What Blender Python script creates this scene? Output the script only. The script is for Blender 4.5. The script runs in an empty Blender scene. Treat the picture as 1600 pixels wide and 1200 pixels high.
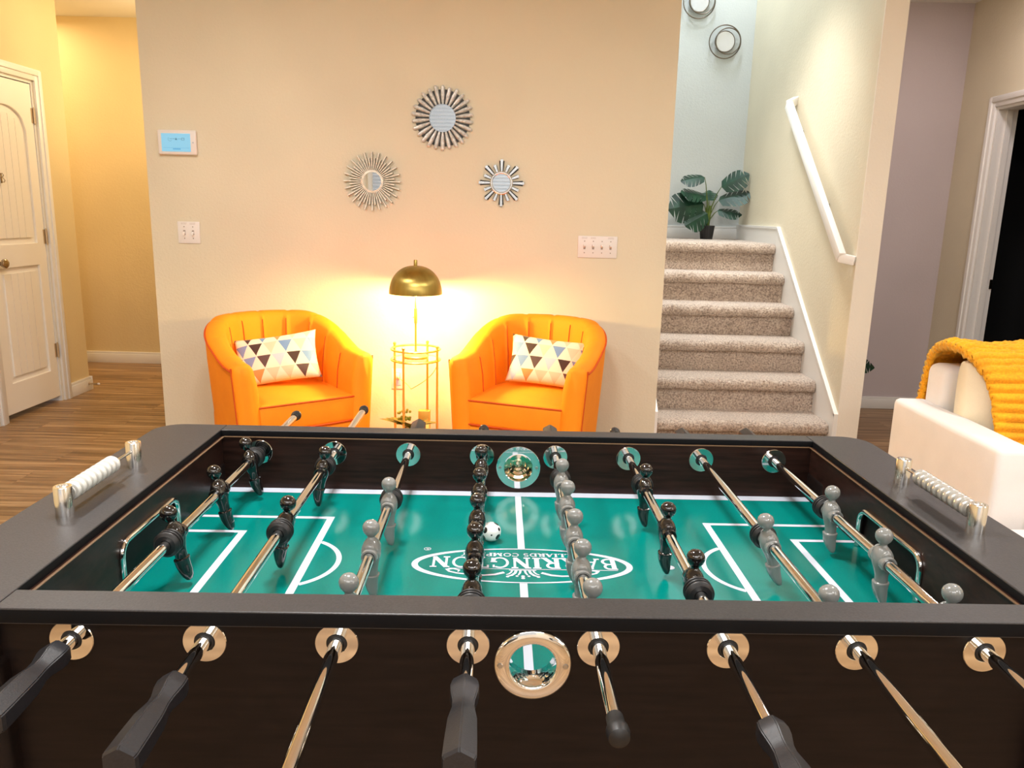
import bpy, bmesh, math, random
from mathutils import Vector, Matrix
from math import sin, cos, pi, radians, sqrt

random.seed(7)
C = bpy.context.scene.collection

# ---------------------------------------------------------------- materials
def nmat(name):
    m = bpy.data.materials.new(name); m.use_nodes = True
    nt = m.node_tree; b = nt.nodes['Principled BSDF']
    return m, nt, b

def setin(b, **kw):
    for k, v in kw.items():
        k = k.replace('_', ' ')
        if k in b.inputs:
            b.inputs[k].default_value = v

def srgb(r, g, b):
    def f(c):
        c /= 255.0
        return c/12.92 if c <= .04045 else ((c+.055)/1.055)**2.4
    return (f(r), f(g), f(b), 1)

def coords(nt, kind='Object', scale=(1, 1, 1), rot=(0, 0, 0)):
    tc = nt.nodes.new('ShaderNodeTexCoord'); mp = nt.nodes.new('ShaderNodeMapping')
    mp.inputs['Scale'].default_value = scale; mp.inputs['Rotation'].default_value = rot
    nt.links.new(tc.outputs[kind], mp.inputs['Vector'])
    return mp.outputs['Vector']

def noise(nt, vec, scale, detail=2, rough=.5):
    n = nt.nodes.new('ShaderNodeTexNoise')
    n.inputs['Scale'].default_value = scale; n.inputs['Detail'].default_value = detail
    n.inputs['Roughness'].default_value = rough
    nt.links.new(vec, n.inputs['Vector'])
    return n.outputs['Fac']

def ramp(nt, fac, stops, interp='LINEAR'):
    r = nt.nodes.new('ShaderNodeValToRGB'); r.color_ramp.interpolation = interp
    e = r.color_ramp.elements
    while len(e) < len(stops): e.new(.5)
    for i, (p, c) in enumerate(stops):
        e[i].position = p; e[i].color = c
    nt.links.new(fac, r.inputs['Fac'])
    return r.outputs['Color']

def bump(nt, b, h, strength=.2, dist=.01):
    n = nt.nodes.new('ShaderNodeBump'); n.inputs['Strength'].default_value = strength
    n.inputs['Distance'].default_value = dist
    nt.links.new(h, n.inputs['Height']); nt.links.new(n.outputs['Normal'], b.inputs['Normal'])

def plain(name, col, rough=.5, metal=0, **kw):
    m, nt, b = nmat(name)
    setin(b, Base_Color=col, Roughness=rough, Metallic=metal, **kw)
    return m

def speck(name, col, rough=.5, metal=0, amt=.12, scale=60, bstr=.1, bdist=.002, stretch=(1, 1, 1), **kw):
    """plain colour with faint procedural mottling and bump"""
    m, nt, b = nmat(name)
    setin(b, Roughness=rough, Metallic=metal, **kw)
    v = coords(nt, 'Object', stretch)
    f = noise(nt, v, scale, 3)
    lo = tuple(c*(1-amt) for c in col[:3])+(1,); hi = tuple(min(1, c*(1+amt)) for c in col[:3])+(1,)
    nt.links.new(ramp(nt, f, [(.3, lo), (.7, hi)]), b.inputs['Base Color'])
    if bstr: bump(nt, b, f, bstr, bdist)
    return m

def wall_mat(name, col):
    m, nt, b = nmat(name)
    setin(b, Roughness=.75)
    v = coords(nt, 'Object')
    f = noise(nt, v, 75, 3, .6); g = noise(nt, v, 1.3, 2)
    lo = tuple(c*.95 for c in col[:3])+(1,); hi = tuple(min(1, c*1.04) for c in col[:3])+(1,)
    nt.links.new(ramp(nt, g, [(.35, lo), (.65, hi)]), b.inputs['Base Color'])
    bump(nt, b, f, .35, .004)
    return m

M = {}
M['wall'] = wall_mat('beige_wall_paint', srgb(222, 212, 188))
M['wall_warm'] = wall_mat('wall_paint_warm_lit', srgb(226, 206, 160))  # warm hall lighting tinted into the wall colour
M['wall_stair'] = wall_mat('wall_paint_cool_lit', srgb(206, 210, 208))  # cool upstairs light put into the wall colour as a bluish grey
M['wall_grey'] = wall_mat('grey_wall_paint', srgb(198, 187, 189))
M['wall_end'] = wall_mat('column_paint', srgb(238, 230, 216))
M['ceiling'] = wall_mat('ceiling_paint', srgb(240, 238, 234))
M['dark_room'] = plain('unlit_room_black', (.004, .0045, .005, 1), .9)  # near-black colour stands in for the room being unlit
M['trim'] = plain('white_trim_paint', srgb(236, 234, 230), .35)
M['door'] = plain('white_door_paint', srgb(244, 239, 230), .4)
M['plastic_white'] = plain('white_plastic', srgb(232, 226, 222), .35)
M['plate_text'] = plain('plate_text', srgb(196, 184, 178), .5)
M['plastic_shadow'] = plain('plate_mark', srgb(150, 135, 125), .5)

def floor_mat():
    m, nt, b = nmat('vinyl_plank_floor')
    v = coords(nt, 'Object')
    br = nt.nodes.new('ShaderNodeTexBrick')
    br.inputs['Scale'].default_value = 1; br.inputs['Brick Width'].default_value = 1.2
    br.inputs['Row Height'].default_value = .178; br.inputs['Mortar Size'].default_value = .0016
    br.offset = .37
    br.inputs['Color1'].default_value = (.30, .30, .30, 1); br.inputs['Color2'].default_value = (.75, .75, .75, 1)
    br.inputs['Mortar'].default_value = (.1, .1, .1, 1)
    nt.links.new(v, br.inputs['Vector'])
    # per-plank offset of the grain
    add = nt.nodes.new('ShaderNodeVectorMath'); add.operation = 'MULTIPLY_ADD'
    add.inputs[1].default_value = (3, 3, 3)
    nt.links.new(br.outputs['Color'], add.inputs[0]); 
    v2 = coords(nt, 'Object', (1.0, 22, 1)); nt.links.new(v2, add.inputs[2])
    g = noise(nt, add.outputs[0], 1.6, 6, .62)
    c = ramp(nt, g, [(.3, (.11, .055, .022, 1)), (.5, (.30, .175, .08, 1)), (.7, (.55, .36, .19, 1))])
    mx = nt.nodes.new('ShaderNodeMix'); mx.data_type = 'RGBA'; mx.blend_type = 'MULTIPLY'
    mx.inputs['Factor'].default_value = .55
    nt.links.new(c, mx.inputs[6]); 
    lift = ramp(nt, br.outputs['Color'], [(0, (.35, .35, .35, 1)), (.3, (.75, .75, .75, 1)), (.8, (1.15, 1.15, 1.15, 1))])
    nt.links.new(lift, mx.inputs[7])
    nt.links.new(mx.outputs[2], b.inputs['Base Color'])
    setin(b, Roughness=.38)
    bump(nt, b, g, .12, .002)
    return m
M['floor'] = floor_mat()

def wood_mat(name, lo, hi, rough, stretch, coat=0, spec=.2):
    m, nt, b = nmat(name)
    v = coords(nt, 'Object', stretch)
    g = noise(nt, v, 9, 5, .6)
    nt.links.new(ramp(nt, g, [(.3, lo), (.7, hi)]), b.inputs['Base Color'])
    setin(b, Roughness=rough, Coat_Weight=coat, Coat_Roughness=.2, Specular_IOR_Level=spec)
    bump(nt, b, g, .05, .001)
    return m
M['espresso'] = wood_mat('espresso_laminate', (.004, .0022, .002, 1), (.011, .006, .0048, 1), .45, (1, 6, 14))
M['espresso_in'] = wood_mat('espresso_inner_laminate', (.012, .0050, .0038, 1), (.034, .014, .010, 1), .3, (1, 4, 14))
M['cap'] = speck('charcoal_satin_top', (.026, .024, .0255, 1), .42, amt=.35, scale=420, bstr=.3, bdist=.0006)
M['cap_edge'] = plain('black_cap_edge', (.004, .004, .005, 1), .6, Specular_IOR_Level=.12)
M['edge_highlight'] = plain('lit_ledge_tone', srgb(110, 84, 60), .5)  # lighter brown paints the highlight on the lit wall ledge
M['black'] = plain('black_void', (.002, .002, .002, 1), .8)

def field_mat():
    m, nt, b = nmat('green_playfield')
    v = coords(nt, 'Object')
    f = noise(nt, v, 900, 2)
    nt.links.new(ramp(nt, f, [(.3, (.0, .158, .138, 1)), (.7, (.0, .208, .182, 1))]), b.inputs['Base Color'])
    setin(b, Roughness=.19, Specular_IOR_Level=.32)
    return m
M['field'] = field_mat()
M['line'] = plain('white_field_print', srgb(206, 214, 228), .14)
M['chrome'] = plain('polished_chrome', (.86, .86, .85, 1), .05, 1)
M['chrome_warm_reflection'] = plain('chrome_warm_reflection', (.80, .62, .42, 1), .08, 1)  # gold tint imitates a warm reflection inside the chrome cup
M['chrome_soft'] = plain('soft_chrome', (.84, .84, .83, 1), .17, 1)
M['steel'] = plain('brushed_steel', (.5, .48, .45, 1), .35, 1)
M['man_black'] = plain('glossy_black_plastic', (.008, .007, .007, 1), .1, Coat_Weight=.6, Coat_Roughness=.05)
M['man_grey'] = plain('glossy_grey_plastic', srgb(124, 126, 124), .2, Coat_Weight=.4, Coat_Roughness=.1)
M['rubber'] = plain('black_rubber', (.007, .007, .008, 1), .45)
M['handle'] = speck('black_grip_plastic', (.014, .014, .017, 1), .36, amt=.25, scale=500, bstr=.2, bdist=.0005)
M['bead_white'] = plain('white_score_bead', srgb(205, 206, 202), .25)
M['bead_silver'] = plain('silver_score_bead', srgb(190, 188, 182), .28, .55)
M['gold'] = plain('gold_metal', (.92, .60, .13, 1), .32, .75)
M['gold_dark'] = speck('brushed_brass', (.42, .31, .085, 1), .33, 1, Anisotropic=.75, amt=.1, scale=40, bstr=.05, stretch=(1, 1, .05))
M['shade_in'] = plain('white_shade_lining', srgb(250, 240, 220), .6)
def emit(name, col, s, base=(.8, .8, .8, 1)):
    m, nt, b = nmat(name); setin(b, Base_Color=base, Emission_Color=col, Emission_Strength=s)
    return m
M['bulb'] = emit('warm_bulb', (1, .72, .35, 1), 30)
M['screen'] = emit('cyan_screen', (.30, .68, .90, 1), .75, (.05, .1, .12, 1))
M['screen_mark'] = emit('screen_mark', (.05, .22, .35, 1), .6, (.02, .05, .08, 1))
M['screen_bar'] = emit('screen_bar', (.12, .45, .75, 1), .8, (.02, .05, .08, 1))
M['mirror'] = plain('mirror_glass', (.76, .79, .81, 1), .02, 1)
M['ray_silver'] = speck('antique_silver', (.66, .66, .64, 1), .38, .2, amt=.3, scale=70, bstr=.3)
M['ray_dark'] = speck('dark_silver_ray_shade', (.035, .033, .03, 1), .5, .3, amt=.4, scale=50, bstr=.2)  # dark metal tone, also painting the shadow between mirror rays
M['ray_champagne'] = speck('champagne_metal', (.80, .75, .64, 1), .45, .1, amt=.2, scale=60, bstr=.1)
M['ring_metal'] = plain('bronze_ring', (.18, .15, .12, 1), .3, 1)
M['disc_white'] = plain('pale_mirror_disc', (.80, .80, .84, 1), .25, .6)
M['hinge'] = plain('satin_hinge', srgb(205, 185, 155), .3, .6)
M['nickel'] = plain('nickel_knob', (.45, .38, .30, 1), .2, 1)

def fabric(name, col, rough=.8, sheen=.5, scale=500, amt=.1, tint=None, big=.08):
    m, nt, b = nmat(name)
    v = coords(nt, 'Object')
    f = noise(nt, v, scale, 2); g = noise(nt, v, 9, 3)
    mm = nt.nodes.new('ShaderNodeMath'); mm.operation = 'ADD'
    a = nt.nodes.new('ShaderNodeMath'); a.operation = 'MULTIPLY'; a.inputs[1].default_value = .5
    a2 = nt.nodes.new('ShaderNodeMath'); a2.operation = 'MULTIPLY'; a2.inputs[1].default_value = .5
    nt.links.new(f, a.inputs[0]); nt.links.new(g, a2.inputs[0]); nt.links.new(a.outputs[0], mm.inputs[0]); nt.links.new(a2.outputs[0], mm.inputs[1])
    lo = tuple(c*(1-amt) for c in col[:3])+(1,); hi = tuple(min(1, c*(1+amt)) for c in col[:3])+(1,)
    nt.links.new(ramp(nt, mm.outputs[0], [(.35, lo), (.65, hi)]), b.inputs['Base Color'])
    setin(b, Roughness=rough, Sheen_Weight=sheen, Sheen_Roughness=.4)
    if tint: b.inputs['Sheen Tint'].default_value = tint
    bump(nt, b, f, .15, .001)
    return m
M['velvet'] = fabric('orange_velvet', (1.0, .285, .0, 1), .75, .05, 300, .07, (1, .5, .02, 1))
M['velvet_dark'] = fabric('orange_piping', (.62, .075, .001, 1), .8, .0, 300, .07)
M['sofa'] = fabric('white_sofa_fabric', srgb(232, 228, 226), .9, .2, 700, .04)
M['cushion'] = fabric('cream_cushion_fabric', srgb(236, 226, 200), .9, .2, 500, .06)
M['blanket'] = fabric('mustard_plush', (.90, .36, .006, 1), .85, .6, 160, .25, (1, .75, .2, 1))

def carpet_mat():
    m, nt, b = nmat('beige_pile_carpet')
    v = coords(nt, 'Object')
    f = noise(nt, v, 95, 6, .75); g = noise(nt, v, 9, 3)
    c = ramp(nt, f, [(.36, (.22, .13, .08, 1)), (.48, (.70, .52, .39, 1)), (.60, (.98, .84, .70, 1))])
    mx = nt.nodes.new('ShaderNodeMix'); mx.data_type = 'RGBA'; mx.blend_type = 'MULTIPLY'; mx.inputs['Factor'].default_value = .5
    nt.links.new(c, mx.inputs[6]); nt.links.new(ramp(nt, g, [(.3, (.75, .7, .68, 1)), (.7, (1.1, 1.1, 1.1, 1))]), mx.inputs[7])
    nt.links.new(mx.outputs[2], b.inputs['Base Color'])
    setin(b, Roughness=.95, Sheen_Weight=.5)
    bump(nt, b, f, 1.0, .02)
    return m
M['carpet'] = carpet_mat()

def leaf_mat(name, lo, hi):
    m, nt, b = nmat(name)
    v = coords(nt, 'Object'); f = noise(nt, v, 12, 3)
    nt.links.new(ramp(nt, f, [(.35, lo), (.65, hi)]), b.inputs['Base Color'])
    setin(b, Roughness=.45, Specular_IOR_Level=.35)
    return m
M['leaf'] = leaf_mat('deep_green_leaf', (.003, .020, .010, 1), (.010, .055, .025, 1))
M['leaf_yellow'] = leaf_mat('olive_green_leaf', (.20, .23, .02, 1), (.50, .46, .06, 1))
M['stem'] = leaf_mat('green_stem', (.05, .09, .01, 1), (.12, .16, .03, 1))
M['pot'] = plain('black_pot', (.008, .008, .009, 1), .4)
M['soil'] = speck('soil', (.02, .012, .008, 1), .9)
M['glass'] = plain('clear_glass', (.95, 1, .97, 1), .02, Transmission_Weight=1.0, IOR=1.45)
M['cord'] = plain('pale_cord', srgb(200, 170, 110), .5)
M['slat'] = emit('glowing_blind_slat', (.86, .93, 1, 1), .20, (.34, .35, .36, 1))
M['daylight'] = emit('bright_pane', (.9, .95, 1, 1), .40)

def pillow_mat():
    m, nt, b = nmat('triangle_print_fabric')
    uv = nt.nodes.new('ShaderNodeUVMap'); uv.uv_map = 'UVMap'
    sp = nt.nodes.new('ShaderNodeSeparateXYZ'); nt.links.new(uv.outputs[0], sp.inputs[0])
    def mth(op, a, b_=None, c=None):
        n = nt.nodes.new('ShaderNodeMath'); n.operation = op
        for i, x in enumerate((a, b_, c)):
            if x is None: continue
            if isinstance(x, (int, float)): n.inputs[i].default_value = x
            else: nt.links.new(x, n.inputs[i])
        return n.outputs[0]
    V = mth('MULTIPLY', sp.outputs['Y'], 3.7)
    row = mth('FLOOR', V); fv = mth('FRACT', V)
    U = mth('ADD', mth('MULTIPLY', sp.outputs['X'], 5.6), mth('MULTIPLY', row, .5))
    col = mth('FLOOR', U); fu = mth('FRACT', U)
    tri = mth('LESS_THAN', mth('ABSOLUTE', mth('SUBTRACT', fu, .5)), mth('MULTIPLY', mth('SUBTRACT', fv, .06), .5))
    cb = nt.nodes.new('ShaderNodeCombineXYZ'); nt.links.new(col, cb.inputs[0]); nt.links.new(row, cb.inputs[1])
    wn = nt.nodes.new('ShaderNodeTexWhiteNoise'); wn.noise_dimensions = '3D'
    cb.inputs[2].default_value = 3.7
    nt.links.new(cb.outputs[0], wn.inputs['Vector'])
    cols = ramp(nt, wn.outputs['Value'], [(0, (.05, .028, .02, 1)), (.2, (.17, .30, .52, 1)), (.36, (.60, .30, .09, 1)),
                (.50, (.50, .60, .66, 1)), (.64, (.09, .06, .055, 1)), (.78, (.80, .62, .42, 1)), (.9, (.38, .22, .08, 1))], 'CONSTANT')
    mx = nt.nodes.new('ShaderNodeMix'); mx.data_type = 'RGBA'
    nt.links.new(tri, mx.inputs['Factor']); mx.inputs[6].default_value = srgb(244, 232, 205)
    nt.links.new(cols, mx.inputs[7]); nt.links.new(mx.outputs[2], b.inputs['Base Color'])
    setin(b, Roughness=.85, Sheen_Weight=.1)
    return m
M['pillow'] = pillow_mat()

def ball_mat():
    m, nt, b = nmat('soccer_ball_print')
    v = coords(nt, 'Object')
    vo = nt.nodes.new('ShaderNodeTexVoronoi'); vo.inputs['Scale'].default_value = 62; vo.inputs['Randomness'].default_value = .25
    nt.links.new(v, vo.inputs['Vector'])
    nt.links.new(ramp(nt, vo.outputs['Distance'], [(0, (.01, .01, .01, 1)), (.33, (.9, .9, .88, 1))], 'CONSTANT'), b.inputs['Base Color'])
    setin(b, Roughness=.3)
    return m
M['ball'] = ball_mat()

# ---------------------------------------------------------------- mesh helpers
def finish(name, bm, mat, parent=None, smooth=True, loc=None, rot=None, auto=40):
    me = bpy.data.meshes.new(name); bm.normal_update(); bm.to_mesh(me); bm.free()
    mats = mat if isinstance(mat, (list, tuple)) else [mat]
    for m in mats: me.materials.append(m)
    o = bpy.data.objects.new(name, me); C.objects.link(o)
    if parent: o.parent = parent
    if loc: o.location = loc
    if rot: o.rotation_euler = rot
    if smooth:
        for p in me.polygons: p.use_smooth = True
        if auto: me.set_sharp_from_angle(angle=radians(auto))
    return o

def bx(bm, x0, x1, y0, y1, z0, z1, bev=0, seg=2, mi=0):
    vs = [bm.verts.new((x, y, z)) for x in (x0, x1) for y in (y0, y1) for z in (z0, z1)]
    idx = [(0, 1, 3, 2), (4, 6, 7, 5), (0, 4, 5, 1), (2, 3, 7, 6), (0, 2, 6, 4), (1, 5, 7, 3)]
    fs = [bm.faces.new([vs[i] for i in f]) for f in idx]
    for f in fs: f.material_index = mi
    if bev:
        es = list({e for f in fs for e in f.edges})
        bmesh.ops.bevel(bm, geom=es, offset=bev, segments=seg, profile=.5, affect='EDGES')
    return bm

def box(name, x0, x1, y0, y1, z0, z1, mat, parent=None, bev=0, seg=2):
    bm = bmesh.new(); bx(bm, x0, x1, y0, y1, z0, z1, bev, seg)
    bmesh.ops.recalc_face_normals(bm, faces=bm.faces)
    return finish(name, bm, mat, parent, smooth=bool(bev))

def lathe(bm, prof, n=32, axis='Z', org=(0, 0, 0), cap=True, mi=0):
    """prof: list of (r, h)"""
    rings = []
    ox, oy, oz = org
    for r, h in prof:
        ring = []
        if r < 1e-6:
            p = {'Z': (0, 0, h), 'Y': (0, h, 0), 'X': (h, 0, 0)}[axis]
            ring = [bm.verts.new((p[0]+ox, p[1]+oy, p[2]+oz))]
        else:
            for i in range(n):
                a = 2*pi*i/n; c, s = r*cos(a), r*sin(a)
                p = {'Z': (c, s, h), 'Y': (s, h, c), 'X': (h, c, s)}[axis]
                ring.append(bm.verts.new((p[0]+ox, p[1]+oy, p[2]+oz)))
        rings.append(ring)
    for a, b in zip(rings, rings[1:]):
        if len(a) == 1 and len(b) == 1: continue
        for i in range(n):
            j = (i+1) % n
            if len(a) == 1: f = bm.faces.new((a[0], b[j], b[i]))
            elif len(b) == 1: f = bm.faces.new((a[i], a[j], b[0]))
            else: f = bm.faces.new((a[i], a[j], b[j], b[i]))
            f.material_index = mi
    if cap:
        for r in (rings[0], rings[-1]):
            if len(r) > 2:
                f = bm.faces.new(r); f.material_index = mi
    bmesh.ops.recalc_face_normals(bm, faces=bm.faces)
    return bm

def tube(bm, pts, r, n=10, closed=False, cap=True, mi=0):
    pts = [Vector(p) for p in pts]; rings = []; N = len(pts)
    rr = r if isinstance(r, (list, tuple)) else [r]*N
    up = None
    for i, p in enumerate(pts):
        if closed: t = pts[(i+1) % N]-pts[i-1]
        else: t = pts[min(i+1, N-1)]-pts[max(i-1, 0)]
        t.normalize()
        if up is None:
            up = Vector((0, 0, 1)) if abs(t.z) < .9 else Vector((1, 0, 0))
        a = t.cross(up)
        if a.length < 1e-5: a = t.cross(Vector((0, 1, 0)))
        a.normalize(); b = a.cross(t).normalized(); up = b
        rings.append([bm.verts.new(p+(a*cos(2*pi*k/n)+b*sin(2*pi*k/n))*rr[i]) for k in range(n)])
    m = N if closed else N-1
    for i in range(m):
        A, B = rings[i], rings[(i+1) % N]
        for k in range(n):
            f = bm.faces.new((A[k], A[(k+1) % n], B[(k+1) % n], B[k])); f.material_index = mi
    if cap and not closed:
        bm.faces.new(rings[0]).material_index = mi; bm.faces.new(rings[-1]).material_index = mi
    bmesh.ops.recalc_face_normals(bm, faces=bm.faces)
    return bm

def loft(bm, rings, cap=True, closed=True):
    R = [[bm.verts.new(p) for p in ring] for ring in rings]
    for a, b in zip(R, R[1:]):
        n = len(a)
        for k in range(n if closed else n-1):
            bm.faces.new((a[k], a[(k+1) % n], b[(k+1) % n], b[k]))
    if cap:
        bm.faces.new(R[0]); bm.faces.new(R[-1])
    bmesh.ops.recalc_face_normals(bm, faces=bm.faces)
    return R

def prism(bm, pts, fn, h0, h1, mi=0):
    """pts 2D polygon; fn(u,v,h)->xyz"""
    a = [bm.verts.new(fn(u, v, h0)) for u, v in pts]; b = [bm.verts.new(fn(u, v, h1)) for u, v in pts]
    n = len(pts)
    fs = [bm.faces.new(a), bm.faces.new(b)]
    for i in range(n): fs.append(bm.faces.new((a[i], a[(i+1) % n], b[(i+1) % n], b[i])))
    for f in fs: f.material_index = mi
    bmesh.ops.recalc_face_normals(bm, faces=bm.faces)

def curve_plate(name, loops, depth, mat, parent=None, bevel=0, mtx=None, smooth=True):
    """filled 2D loops (outer first, holes after) extruded by depth, flattened to a mesh; mtx maps local xy/z into place"""
    cu = bpy.data.curves.new(name, 'CURVE'); cu.dimensions = '2D'; cu.fill_mode = 'BOTH'
    cu.extrude = max(depth/2-bevel, 0); cu.bevel_depth = bevel; cu.bevel_resolution = 1
    if bevel: cu.offset = -bevel
    for L in loops:
        s = cu.splines.new('POLY'); s.points.add(len(L)-1); s.use_cyclic_u = True
        for p, (x, y) in zip(s.points, L): p.co = (x, y, 0, 1)
    tmp = bpy.data.objects.new(name, cu); C.objects.link(tmp)
    dg = bpy.context.evaluated_depsgraph_get(); dg.update()
    me = bpy.data.meshes.new_from_object(tmp.evaluated_get(dg))
    bpy.data.objects.remove(tmp); bpy.data.curves.remove(cu)
    me.name = name
    if mtx is not None: me.transform(mtx)
    me.materials.clear(); me.materials.append(mat)
    o = bpy.data.objects.new(name, me); C.objects.link(o)
    if parent: o.parent = parent
    if smooth:
        for p in me.polygons: p.use_smooth = True
        me.set_sharp_from_angle(angle=radians(30))
    return o

def circ(cx, cy, r, n=40, a0=0):
    return [(cx+r*cos(a0+2*pi*i/n), cy+r*sin(a0+2*pi*i/n)) for i in range(n)]
def rrect(x0, x1, y0, y1, r, n=6):
    P = []
    for cx, cy, a in ((x1-r, y1-r, 0), (x0+r, y1-r, pi/2), (x0+r, y0+r, pi), (x1-r, y0+r, 1.5*pi)):
        for i in range(n+1):
            t = a+pi/2*i/n; P.append((cx+r*cos(t), cy+r*sin(t)))
    return P
MXZ = Matrix(((1, 0, 0, 0), (0, 0, 1, 0), (0, 1, 0, 0), (0, 0, 0, 1)))      # local (x,y,z)->(x, z, y): plate stands in XZ plane
MYZ = Matrix(((0, 0, 1, 0), (1, 0, 0, 0), (0, 1, 0, 0), (0, 0, 0, 1)))      # local (x,y,z)->(z, x, y): plate stands in YZ plane

def thing(name, label, cat, loc=(0, 0, 0), rz=0, group=None):
    o = bpy.data.objects.new(name, None); C.objects.link(o); o.empty_display_size = .1
    o.location = loc; o.rotation_euler = (0, 0, rz)
    o['label'] = label; o['category'] = cat
    if group: o['group'] = group
    return o
def tag(o, label, cat, group=None, kind=None):
    o['label'] = label; o['category'] = cat
    if group: o['group'] = group
    if kind: o['kind'] = kind
    return o
def struct(o, label=None):
    o['kind'] = 'structure'
    if label: o['label'] = label
    return o
def copy_child(src, parent, loc=None, rot=None):
    c = src.copy(); C.objects.link(c); c.parent = parent
    if loc is not None: c.location = loc
    if rot is not None: c.rotation_euler = rot
    return c

# ---------------------------------------------------------------- room shell
CEIL = 2.70
def S(name, *a, mat='wall', **k): return struct(box(name, *a, M[mat], **k))
S('floor', -5.2, 5.2, -4.3, 7.2, -.06, 0, mat='floor')
S('wall_main', -1.985, .745, 3.4, 3.52, 0, 3.2)
S('wall_main_return', -1.985, -1.865, 3.52, 5.62, 0, 2.7, mat='wall_warm')
S('wall_left', -3.20, -3.08, -4.2, 3.70, 0, 2.8, mat='wall_warm')
S('wall_left_end', -3.20, -3.08, 4.30, 4.63, 0, 2.8, mat='wall_warm')
S('wall_left_header', -3.20, -3.08, 3.70, 4.30, 2.035, 2.8, mat='wall_warm')
S('wall_hall_side', -5.0, -3.20, 4.51, 4.63, 0, 2.8, mat='wall_warm')
S('wall_hall_back', -5.0, -1.865, 5.62, 5.74, 0, 2.8, mat='wall_warm')
S('wall_hall_end', -5.12, -5.0, 4.51, 5.74, 0, 2.8, mat='wall_warm')
S('wall_stair_left', .625, .745, 3.52, 5.75, 0, 5.4, mat='wall_stair')
S('wall_stair_back', .625, 1.872, 5.75, 5.87, 0, 5.4, mat='wall_stair')
# right stair wall; its near end is the pale column face
S('wall_stair_right', 1.755, 1.872, 3.41, 5.75, 0, 5.4, mat='wall')
S('wall_stair_right_end', 1.755, 1.872, 3.40, 3.41, 0, 2.7, mat='wall_end')
S('wall_right_hall_back', 1.872, 3.0, 4.68, 4.80, 0, 2.8, mat='wall_grey')
S('wall_right', 2.87, 2.99, -4.2, 3.42, 0, 2.8, mat='wall')
S('wall_right_end', 2.87, 2.99, 4.26, 4.68, 0, 2.8, mat='wall')
S('wall_right_header', 2.87, 2.99, 3.42, 4.26, 2.01, 2.8, mat='wall')
S('wall_camera_side', -3.2, 3.0, -4.32, -4.2, 0, 2.8, mat='wall_end')
# dark room beyond the right-hand doorway, lack of light painted as near-black walls
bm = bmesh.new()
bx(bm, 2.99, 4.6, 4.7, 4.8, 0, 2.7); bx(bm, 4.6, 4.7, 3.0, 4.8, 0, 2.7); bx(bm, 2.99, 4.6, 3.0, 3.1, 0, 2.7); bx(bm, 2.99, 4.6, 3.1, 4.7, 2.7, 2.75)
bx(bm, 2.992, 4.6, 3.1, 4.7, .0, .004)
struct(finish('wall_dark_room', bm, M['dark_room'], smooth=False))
# ceilings (the stairwell stays open to the upper floor)
bm = bmesh.new()
bx(bm, -3.2, 3.0, -4.32, 3.4, CEIL, CEIL+.1); bx(bm, -5.1, -1.865, 3.4, 5.74, CEIL, CEIL+.1)
bx(bm, 1.872, 3.0, 3.4, 4.8, CEIL, CEIL+.1)
struct(finish('ceiling', bm, M['ceiling'], smooth=False))
S('ceiling_stairwell', .625, 1.872, 3.3, 5.87, 5.4, 5.45, mat='ceiling')
S('wall_stair_header', .625, 1.872, 3.28, 3.4, 2.8, 5.4, mat='wall_stair')

def baseboard(name, x0, x1, y0, y1, z0=0, h=.095):
    bm = bmesh.new(); bx(bm, x0, x1, y0, y1, z0, z0+h*.8, .001)
    ix = .004 if x1-x0 > y1-y0 else 0; iy = .004 if ix == 0 else 0
    # thinner moulded lip on top
    if x1-x0 > y1-y0: bx(bm, x0, x1, y0+.005 if name.endswith('n') or True else y0, y1, z0+h*.8, z0+h, .002)
    else: bx(bm, x0+(.005 if x0 > 0 else 0), x1-(.005 if x0 < 0 else 0), y0, y1, z0+h*.8, z0+h, .002)
    return struct(finish(name, bm, M['trim']))
baseboard('baseboard_hall_back', -4.9, -1.99, 5.604, 5.62)
baseboard('baseboard_left_end', -3.08, -3.064, 4.372, 4.63)
baseboard('baseboard_left', -3.08, -3.064, -4.0, 3.62)
baseboard('baseboard_left_corner', -3.1, -3.064, 4.63, 4.646)
baseboard('baseboard_main', -1.985, .745, 3.384, 3.4)
baseboard('baseboard_right_hall', 1.89, 2.87, 4.664, 4.68, h=.085)
baseboard('baseboard_landing', .76, 1.74, 5.734, 5.75, z0=1.14, h=.10)
baseboard('baseboard_column', 1.755, 1.872, 3.384, 3.4)

# stair skirts
def skirt(name, x0, x1, pts):
    bm = bmesh.new(); prism(bm, pts, lambda u, v, h: (h, u, v), x0, x1)
    return struct(finish(name, bm, M['trim'], smooth=False))
skirt('trim_1', 1.739, 1.755, [(3.412, 0), (3.412, .25), (4.70, 1.245), (5.75, 1.245), (5.75, .9), (3.8, 0)])
skirt('trim_2', .745, .760, [(3.402, 0), (3.402, .25), (4.70, 1.245), (5.75, 1.245), (5.75, .9), (3.8, 0)])
bm = bmesh.new()
prism(bm, [(3.405, .245), (3.405, .262), (4.695, 1.258), (5.75, 1.258), (5.75, 1.242), (4.70, 1.242)], lambda u, v, h: (h, u, v), 1.733, 1.755)
prism(bm, [(3.402, 0), (3.402, .262), (3.420, .262), (3.420, 0)], lambda u, v, h: (h, u, v), 1.733, 1.755)
struct(finish('trim_3', bm, M['trim'], smooth=False))

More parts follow.
